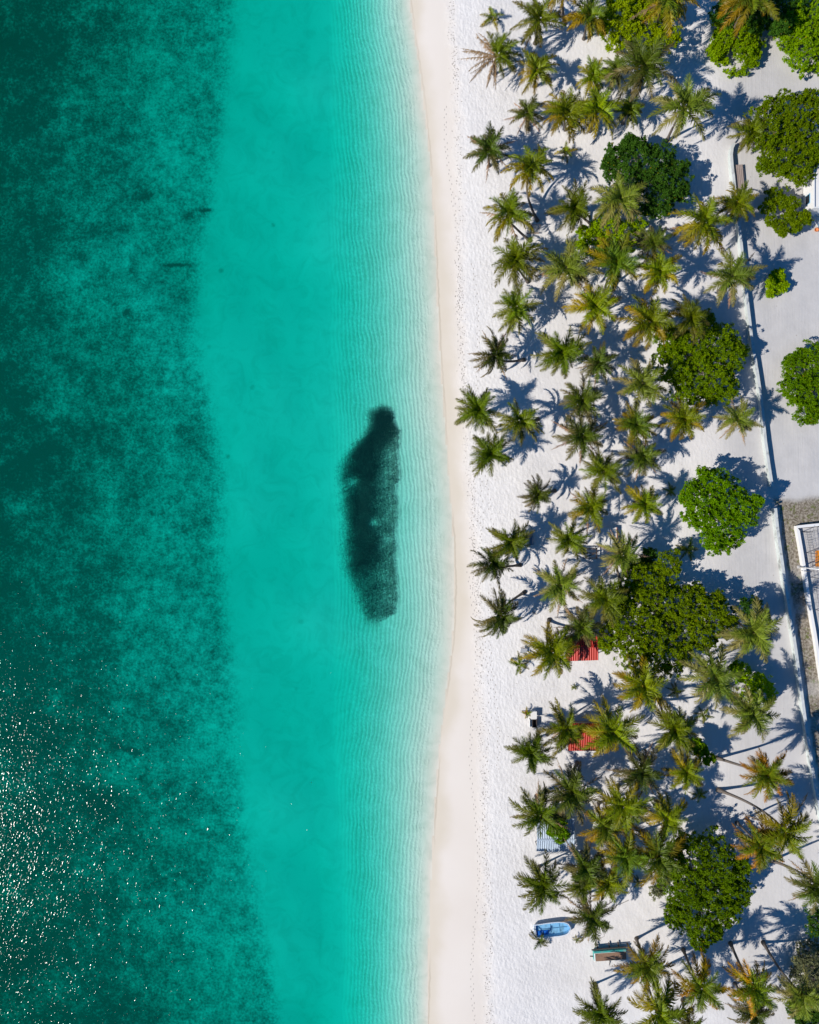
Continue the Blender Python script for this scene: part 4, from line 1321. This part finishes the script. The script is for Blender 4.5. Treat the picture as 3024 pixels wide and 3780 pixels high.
# shade-net wires over the yard
def net_frame():
    root = empty('net_frame', (*G(3000, 2000).xy, .14))
    tag(root, 'thin dark steel net frame standing over the concrete yard', 'frame')
    o = root.location
    w_ = MB()
    H_ = 1.9
    xs_ = [2985, 3014, 3045, 3080]; ys_ = [1965, 1995, 2035, 2075, 2110]
    for y in ys_:
        pts = [G(x, y - (x - 2985) * .28, H_) - o for x in xs_]
        w_.tube([(p.x, p.y, H_) for p in pts], .02, 4)
    for x in xs_[:-1]:
        a, b = G(x, 1955, H_) - o, G(x + 14, 2112, H_) - o
        w_.tube([(a.x, a.y, H_ + .05), (b.x, b.y, H_ + .05)], .02, 4)
    w_.build('bars', M['steel'], root)
    for (x, y) in ((2985, 1965), (2985, 2110), (3080, 1940), (3080, 2085)):
        p = G(x, y, H_) - o
        MB().tube([(p.x, p.y, 0), (p.x, p.y, H_ + .08)], .04, 8).build('post', M['steel'], root)


net_frame()

c = G(3032, 2062, 1.0)
root = empty('table', (c.x, c.y, .14)); tag(root, 'orange covered table in the concrete yard at the right edge', 'table')
MB().box((0, 0, .84), (1.5, 2.2, .05), 0, .06).build('orange_cloth', M['orange'], root)
for sx in (-.6, .6):
    for sy in (-.95, .95):
        MB().tube([(sx, sy, 0), (sx, sy, .815)], .03, 8).build('leg', M['steel'], root)

# leaning lamp pole
p = G(2948, 2093)
root = empty('lamp_pole', (p.x, p.y, -.05)); tag(root, 'tall white lamp pole between the second wall and the white parapet', 'lamp post')
MB().tube([(0, 0, 0), (.25, .0, 3), (.5, .02, 6.2)], [.09, .075, .055], 10).build('pole', M['white'], root, smooth=True)
MB().box((0, 0, .1), (.4, .4, .2), 0, .04).build('foot', M['concrete'], root)
MB().box((.85, .02, 6.25), (.8, .22, .1), 0, .05).build('lamp_head', M['white'], root)


# ------------------------------------------------------------------ white building at the right edge
def building():
    a = G(3006, 764, 3.0)
    root = empty('white_house', (a.x, a.y, 0))
    tag(root, 'corner of a white flat-roofed building at the upper right edge', 'building')
    W_, D_, H_ = 9.0, 5.6, 3.0
    MB().box((W_ / 2, D_ / 2, H_ / 2 - .1), (W_, D_, H_ + .2)).build('wall', M['white'], root)
    MB().box((W_ / 2, D_ / 2, H_ + .128), (W_ + .5, D_ + .5, .05)).box((W_ / 2, D_ / 2, H_ + .05 + .05), (W_ + .4, D_ + .4, .0)).build('roof', M['roofwhite'], root)
    par = MB()
    par.box((W_ / 2, -.19, H_ + .28), (W_ + .5, .12, .25)); par.box((W_ / 2, D_ + .19, H_ + .28), (W_ + .5, .12, .25))
    par.box((-.19, D_ / 2, H_ + .28), (.12, D_ + .26, .25)); par.box((W_ + .19, D_ / 2, H_ + .28), (.12, D_ + .26, .25))
    par.build('parapet', M['white'], root)
    hb = MB().box((.95, D_ - .9, H_ + .30), (.8, .9, .25)).build('roof_hatch', M['glass'], root)
    f = MB().box((-.03, 1.6, 1.5), (.08, 1.3, 1.1)).build('window', M['bluesteel'], root)
    MB().box((-.085, 1.6, 1.5), (.03, 1.1, .9)).build('pane', M['glass'], f)
    MB().box((-.55, 3.6, .12), (.9, 1.6, .3)).build('door_step', M['concrete'], root)


building()

# pile of light-blue steel frames
def blue_frames():
    base = G(3004, 808)
    root = empty('steel_frame_pile', (base.x, base.y, 0))
    tag(root, 'pile of light blue steel chair frames leaning together by the white building', 'frames')
    segs = [((-.5, 1.3), (.7, .9)), ((.7, .9), (.35, .1)), ((-.6, .9), (.9, -.5)), ((.1, 1.6), (.25, -1.2)), ((.45, 1.5), (.6, -1.0)),
            ((.75, 1.5), (.85, -.6)), ((-.3, .2), (-.6, -1.5)), ((.05, -.1), (-.35, -1.3)), ((-.2, -.9), (.9, -.75)), ((.3, -.6), (.6, -1.4)),
            ((-.45, -.3), (.5, -1.1)), ((.9, -.7), (.8, -1.2))]
    r = random.Random(3)
    for i in range(0, 12, 4):
        b = MB()
        for (x0, y0), (x1, y1) in segs[i:i + 4]:
            b.tube([(x0, y0, .15 + r.uniform(0, .9)), (x1, y1, .05 + r.uniform(0, .9))], .04, 6)
        b.build('frame', M['bluesteel'] if i < 8 else M['white'], root)


blue_frames()
p = G(3016, 847, .3)
root = empty('clay_bowl', (p.x, p.y, 0)); tag(root, 'round orange clay pot on the ground by the blue frames', 'pot')
b = MB(); ring = [(.14, 0), (.24, .12), (.30, .28), (.27, .30), (.2, .14), (.0, .08)]
vs, fs = [], []
for (r_, z_) in ring:
    for k in range(14): vs.append((r_ * math.cos(k * 2 * PI / 14), r_ * math.sin(k * 2 * PI / 14), z_))
for l in range(5):
    for k in range(14): fs.append((l * 14 + k, l * 14 + (k + 1) % 14, (l + 1) * 14 + (k + 1) % 14, (l + 1) * 14 + k))
b.add(vs, fs).build('bowl', M['terracotta'], root, smooth=True)

# slatted bench behind the long wall
p = G(2733, 652, .5)
root = empty('slatted_bench', (p.x, p.y, 0), math.radians(5)); tag(root, 'long bench of pinkish wooden slats against the long wall', 'bench')
for k in range(4):
    MB().box((-.36 + k * .24, 0, .48), (.18, 3.3, .05), 0, .02).build('slat', M['plank'], root)
for y in (-1.3, 1.3):
    MB().box((0, y, .23), (.9, .12, .44)).build('leg', M['concrete'], root)


# ------------------------------------------------------------------ huts
def corrugate(x0, x1, y0, z0, y1, z1, pitch=.30, amp=.03):
    n = int((x1 - x0) / pitch * 6)
    vs, fs = [], []
    for i in range(n + 1):
        x = x0 + (x1 - x0) * i / n
        dz = amp * math.sin(2 * PI * (x - x0) / pitch)
        vs += [(x, y0, z0 + dz), (x, y1, z1 + dz), (x, y1, z1 + dz - .02), (x, y0, z0 + dz - .02)]
    for i in range(n):
        k = i * 4
        for a, b in ((0, 1), (1, 2), (2, 3), (3, 0)):
            fs.append((k + a, k + b, k + 4 + b, k + 4 + a))
    fs += [(3, 2, 1, 0), (n * 4, n * 4 + 1, n * 4 + 2, n * 4 + 3)]
    return MB().add(vs, fs)


def shelter(name, label, x0, y0, x1, y1, mat, zr=2.7, ze=2.3, rot=0.0, ridge=True, rfrac=.5, walls=True):
    c = G((x0 + x1) / 2, (y0 + y1) / 2, (zr + ze) / 2)
    k = S * (1 - ze / CAM_H)
    W_, D_ = (x1 - x0) * k, (y1 - y0) * k
    root = empty(name, (c.x, c.y, 0), rot)
    tag(root, label, 'hut')
    if ridge:
        yr = D_ * (.5 - rfrac)
        s1 = corrugate(-W_ / 2, W_ / 2, -D_ / 2, ze, yr - .02, zr).build('roof', mat, root)
        s2 = corrugate(-W_ / 2, W_ / 2, yr + .02, zr, D_ / 2, ze).build('roof', mat, root)
        MB().box((0, yr, zr + .03), (W_ + .04, .22, .03), 0, .01).build('ridge_cap', mat, root)
    else:
        corrugate(-W_ / 2, W_ / 2, -D_ / 2, ze, D_ / 2, zr).build('roof', mat, root)
    for sx in (-1, 1):
        for sy in (-1, 1):
            zt = (ze if (ridge or sy < 0) else zr) - .05
            MB().tube([(sx * (W_ / 2 - .25), sy * (D_ / 2 - .25), 0), (sx * (W_ / 2 - .25), sy * (D_ / 2 - .25), zt)], .07, 8).build('post', M['post'], root)
    for sy in (-1, 1):
        MB().box((0, sy * (D_ / 2 - .25), (ze if (ridge or sy < 0) else zr) - .12), (W_ - .4, .08, .12)).build('beam', M['timber'], root)
    if walls:
        MB().box((0, D_ / 2 - .36, 1.0), (W_ - .7, .07, 2.0)).build('back_wall', M['timber'], root)
        MB().box((0, 0, .42), (W_ - 1.2, D_ * .35, .08), 0, .03).build('bench_board', M['timber'], root)
    return root


shelter('open_hut', 'upper hut with a deep red corrugated roof, partly under two palms', 2088, 2350, 2209, 2440, M['redroof'], 2.6, 2.3, math.radians(2), True, .42)
shelter('open_hut', 'lower hut with an orange-red corrugated roof, between the green and the golden palm', 2098, 2672, 2214, 2774, M['redroof2'], 2.8, 2.35, 0, True, .3)
shelter('open_hut', 'hut with a faded blue and white striped metal roof under the thick palm cluster', 1982, 3025, 2122, 3146, M['blueroof'], 2.9, 2.4, 0, True, .60)


# ------------------------------------------------------------------ boats
def boat_hull(L_, W_, H_, name, mat, root, rim=.06, inner=None, floor_z=.16, bowpow=4.2, sternfrac=.90, seg=18):
    """open hull, stern at -x, bow at +x"""
    def half(t):
        return W_ / 2 * (sternfrac + (1 - sternfrac) * math.sin(PI * min(1, t * 1.6) / 2)) * (max(0, 1 - max(0, (t - .45) / .55) ** bowpow)) ** .5
    prof = lambda hw, z, s: None
    vs, fs = [], []
    ts = [i / seg for i in range(seg + 1)]
    for t in ts:
        hw = max(half(t), .02); x = -L_ / 2 + L_ * t; sheer = .12 * max(0, t - .4)
        inn = max(hw - rim, .01)
        vs += [(x, -hw, H_ + sheer), (x, -hw * .86, H_ * .45), (x, -hw * .35, 0), (x, hw * .35, 0), (x, hw * .86, H_ * .45), (x, hw, H_ + sheer)]
    k = 6
    for i in range(seg):
        for j in range(5):
            fs.append((i * k + j, i * k + j + 1, (i + 1) * k + j + 1, (i + 1) * k + j))
    fs.append(tuple(range(k))[::-1])
    MB().add(vs, fs).build('hull', mat, root)
    # inside skin
    vs, fs = [], []
    for t in ts:
        hw = max(half(t) - rim, .01); x = -L_ / 2 + rim + (L_ - 2 * rim) * t; sheer = .12 * max(0, t - .4)
        vs += [(x, -hw, H_ + sheer - .03), (x, -hw * .84, floor_z + .05), (x, -hw * .5, floor_z), (x, hw * .5, floor_z), (x, hw * .84, floor_z + .05), (x, hw, H_ + sheer - .03)]
    for i in range(seg):
        for j in range(5):
            fs.append((i * k + j, (i + 1) * k + j, (i + 1) * k + j + 1, i * k + j + 1))
    fs.append(tuple(range(k)))
    MB().add(vs, fs).build('inner_skin', inner or mat, root)
    # gunwale rim
    g = MB()
    L1 = [(-L_ / 2 + L_ * t, half(t), H_ + .12 * max(0, t - .4)) for t in ts]
    loop = [(x, -y, z) for x, y, z in L1] + [(x, y, z) for x, y, z in L1[::-1]][0:]
    loop = [Vector((x, -y if False else y, z)) for x, y, z in loop]
    g.tube(loop + [loop[0]], rim * .75, 6)
    g.build('gunwale', M['gunwale'], root, smooth=True)
    return half


p = G(2040, 3432, .55)
root = empty('rowing_boat', (p.x, p.y, .02), math.radians(6)); tag(root, 'small open blue boat lying on the white sand near the bottom', 'boat')
half = boat_hull(4.95, 1.9, .55, 'hull', M['gunwale'], root, .10, M['boatfloor'])
MB().box((-1.45, -.46, .245), (1.75, .62, .07), 0, .05).build('blue_tarpaulin', M['bluetarp'], root)
MB().box((-2.3, 0, .33), (.1, 1.55, .42), 0, .02).build('stern_board', M['gunwale'], root)
MB().box((.3, 0, .225), (3.4, .06, .05)).build('keel_batten', M['bluesteel'], root)
for x in (-.2, 1.0): MB().box((x, 0, .20), (.07, 1.2, .06)).build('rib', M['bluesteel'], root)
mo = MB().tube([(-2.45, 0, .42), (-2.8, -.1, .5), (-3.15, -.18, .42)], [.07, .05, .04], 8).build('motor_bracket', M['steel'], root)
MB().box((-2.75, -.08, .5), (.3, .14, .22), 0, .04).build('clamp', M['steel'], mo)

# brown covered boat on props
p = G(2252, 3522, .8)
root = empty('covered_boat', (p.x, p.y, .25), math.radians(4)); tag(root, 'teal wooden boat with a brown flat cover propped on logs near the bottom', 'boat')
MB().box((0, -.2, .25), (4.4, 1.35, .5), 0, .12).build('hull', M['teal'], root)
MB().box((.12, -.34, .545), (4.1, 1.05, .07), 0, .03).build('brown_cover', M['brown'], root)
MB().box((-2.06, -.34, .54), (.14, 1.07, .10), 0, .02).build('stern_board', M['white'], root)
MB().box((.02, .42, .60), (4.35, .26, .16), 0, .03).build('side_deck', M['teal'], root)
MB().box((0, .24, .55), (4.25, .08, .08)).build('grey_batten', M['hull'], root)
MB().tube([(-2.4, .66, .45), (-1, .72, .47), (2.2, .74, .45)], .09, 8).build('outrigger_log', M['darkwood'], root)
for x in (-1.5, .1, 1.35): MB().tube([(x, .3, .18), (x - .03, 1.28, .02)], .075, 8).build('log_prop', M['darkwood'], root)
MB().tube([(-2.2, -.3, .3), (-2.65, -.25, .3)], .07, 8).build('tow_hook', M['darkwood'], root)
MB().tube([(-.1, -.9, .1), (.05, -1.3, .0), (-.05, -2.0, -.15)], [.06, .05, .02], 6).build('oar', M['darkwood'], root)

# upturned pale boat under a palm
p = G(1936, 1975, .5)
root = empty('upturned_boat', (p.x, p.y, 0), math.radians(62)); tag(root, 'pale upturned boat hull half hidden under a dark green palm', 'boat')
vs, fs = [], []
for i in range(13):
    t = i / 12; hw = .72 * (1 - abs(2 * t - 1) ** 2.6) ** .5 + .02; zz = .62 * (1 - abs(2 * t - 1) ** 3.0)
    for j in range(9):
        a = PI * j / 8; vs.append((-1.55 + 3.1 * t, hw * math.cos(a), max(.02, zz * math.sin(a))))
for i in range(12):
    for j in range(8): fs.append((i * 9 + j, i * 9 + j + 1, (i + 1) * 9 + j + 1, (i + 1) * 9 + j))
MB().add(vs, fs).build('hull', M['hull'], root, smooth=True)
MB().box((0, 0, .61), (2.2, .06, .08), 0, .02).build('keel', M['hull'], root)


# ------------------------------------------------------------------ small furniture on the sand
def bench(label, fx, fy, rz, L_, mat, name='bench', cat='bench'):
    p = G(fx, fy, .4)
    root = empty(name, (p.x, p.y, 0), rz); tag(root, label, cat)
    MB().box((0, 0, .42), (L_, .5, .08), 0, .04).build('seat', mat, root)
    MB().box((0, .27, .68), (L_, .08, .42), 0, .03).build('backrest', mat, root)
    for x in (-L_ / 2 + .15, L_ / 2 - .15): MB().box((x, 0, .19), (.08, .42, .38)).build('leg', mat, root)


bench('grey-blue seat in the shade right of the upturned boat', 1959, 1992, math.radians(-85), 1.5, M['greyfab'])


def platform(name, label, x0, y0, x1, y1, h, mat, edge, rot=0.0):
    c = G((x0 + x1) / 2, (y0 + y1) / 2, h)
    W_, D_ = (x1 - x0) * S, (y1 - y0) * S
    root = empty(name, (c.x, c.y, 0), rot); tag(root, label, 'platform')
    MB().box((0, 0, h - .05), (W_, D_, .1), 0, .03).build('top', mat, root)
    MB().box((W_ / 2 + .035, 0, h - .06), (.06, D_, .14)).build('edge_board', edge, root)
    for sx in (-1, 1):
        for sy in (-1, 1): MB().box((sx * (W_ / 2 - .15), sy * (D_ / 2 - .15), (h - .1) / 2), (.12, .12, h - .1)).build('leg', M['timber'], root)


platform('low_platform', 'pale flat platform with an orange edge board under the dry palm', 2200, 1948, 2277, 2012, .75, M['roofwhite'], M['terracotta'], math.radians(1.5))
platform('low_platform', 'smaller grey-white board beside the stout sunlit palm trunk', 2249, 2126, 2280, 2166, .35, M['hull'], M['hull'])


def trestle():
    p = G(2178, 2043, .7)
    root = empty('wooden_trestle', (p.x, p.y, 0)); tag(root, 'dark wooden trestle table frame with a diagonal brace between two palms', 'trestle')
    for y, nm in ((.62, 'rail'), (.05, 'rail'), (-.62, 'rail')):
        MB().box((0, y, .72), (2.0, .14, .1)).build(nm, M['darkwood'], root)
    MB().box((0, -.28, .70), (1.35, .12, .08), math.radians(22)).build('brace', M['darkwood'], root)
    MB().box((.92, 0, .66), (.14, 1.5, .1)).build('cross_rail', M['darkwood'], root)
    for sx in (-.85, .85):
        for sy in (-.6, .6): MB().tube([(sx, sy, 0), (sx, sy, .64)], .05, 6).build('leg', M['darkwood'], root)


trestle()


def swing_frame():
    p = G(1965, 845, 0)
    root = empty('swing_frame', (p.x, p.y, 0)); tag(root, 'thin dark rope swing frame at the foot of the golden palm', 'swing')
    for x in (-.9, .9):
        MB().tube([(x, 0, 0), (x, 0, 1.5)], .05, 8).build('post', M['darkwood'], root)
    MB().tube([(-.95, 0, 1.5), (.95, 0, 1.5)], .05, 8).build('crossbar', M['darkwood'], root)
    r_ = MB()
    for k in range(9):
        x = -.8 + .2 * k; r_.tube([(x, 0, 1.46), (x, -.5, .75), (x, -.7, .45)], .014, 4)
    for k in range(4): r_.tube([(-.85, -.15 - k * .16, 1.25 - k * .22), (.85, -.15 - k * .16, 1.25 - k * .22)], .014, 4)
    r_.build('rope_net', M['rope'], root)
    MB().box((0, -.72, .42), (1.7, .16, .05)).build('seat', M['timber'], root)


swing_frame()

p = G(1967, 2258)
root = empty('wooden_post', (p.x, p.y, -.05)); tag(root, 'thin dark upright post with a crossbar on open sand left of two palms', 'post')
MB().tube([(0, 0, 0), (0, 0, 2.7)], [.06, .05], 8).build('pole', M['darkwood'], root)
MB().tube([(-.22, 0, 2.5), (.22, 0, 2.5)], .035, 6).build('crossbar', M['darkwood'], root)

# desk, box and chair with a potted palm
p = G(1971, 2641, .8)
root = empty('white_counter', (p.x, p.y, 0)); tag(root, 'small white counter table on the sand left of the lower red roof', 'table')
MB().box((0, 0, .8), (.82, 1.05, .06), 0, .02).build('top', M['roofwhite'], root)
MB().box((0, .28, .385), (.74, .4, .77)).build('cabinet', M['white'], root)
for sx in (-.32, .32): MB().box((sx, -.44, .385), (.07, .07, .77)).build('leg', M['white'], root)
p = G(1974, 2671, .6)
root = empty('dark_crate', (p.x, p.y, 0)); tag(root, 'dark open crate standing just below the white counter', 'crate')
MB().box((0, 0, .03), (.62, 1.1, .06)).build('bottom', M['darkwood'], root)
for q, sz in (((-.29, 0, .36), (.05, 1.1, .6)), ((.29, 0, .36), (.05, 1.1, .6)), ((0, -.53, .36), (.52, .05, .6)), ((0, .53, .36), (.52, .05, .6))):
    MB().box(q, sz).build('side_board', M['darkwood'], root)
p = G(1960, 2668, .45)
root = empty('white_chair', (p.x, p.y, 0), math.radians(90)); tag(root, 'white bench chair touching the left side of the dark crate', 'chair')
MB().box((0, 0, .42), (1.1, .42, .06), 0, .04).build('seat', M['white'], root)
MB().box((0, .22, .68), (1.1, .05, .46), 0, .02).build('backrest', M['white'], root)
for sx in (-.48, .48):
    for sy in (-.16, .16): MB().box((sx, sy, .195), (.05, .05, .39)).build('leg', M['white'], root)
p = G(1946, 2636, .9)
root = empty('potted_palm', (p.x, p.y, 0)); tag(root, 'bushy little potted palm beside the white counter', 'potted plant')
b = MB(); b.tube([(0, 0, 0), (0, 0, .4), (0, 0, .42)], [.18, .25, .22], 12); b.build('pot', M['terracotta'], root)
co = link('crown', SMALL['y'][0], M['palm'], root, (0, 0, .5)); co.scale = (.34, .34, .36)
co2 = MB().tube([(0, 0, .3), (0, 0, .6)], .05, 6).build('stem', M['trunk'], root)

# striped deckchair
p = G(1934, 2402, .4)
root = empty('deckchair', (p.x, p.y, 0), math.radians(-8)); tag(root, 'grey striped deckchair at the left foot of the big yellow-green palm', 'deckchair')
MB().box((0, 0, .42), (.95, .62, .03), 0, .01, math.radians(16)).build('canvas', M['stripe'], root)
for y in (-.34, .34):
    MB().tube([(-.55, y, .62), (.5, y, .26)], .028, 6).tube([(-.35, y, 0), (.3, y, .40)], .028, 6).build('frame', M['timber'], root)

# driftwood log near it, rope by the ragged palm
p = G(2256, 3353)
o = MB().tube([(0, 0, .03), (.6, .33, .04), (1.5, .68, .03), (2.4, 1.1, .03)], .03, 5).build('rope', M['rope'], None, loc=(p.x, p.y, 0))
tag(o, 'thin rope lying on the sand right of the dark ragged palm', 'rope')
p = G(2205, 3468)
o = MB().tube([(0, 0, .03), (.5, .2, .03), (.95, .42, .03), (1.0, .8, .03), (.8, 1.15, .03)], .03, 5).build('rope', M['rope'], None, loc=(p.x, p.y, 0))
tag(o, 'short curved rope on the sand above the brown covered boat', 'rope')

print('objects', len(bpy.data.objects))
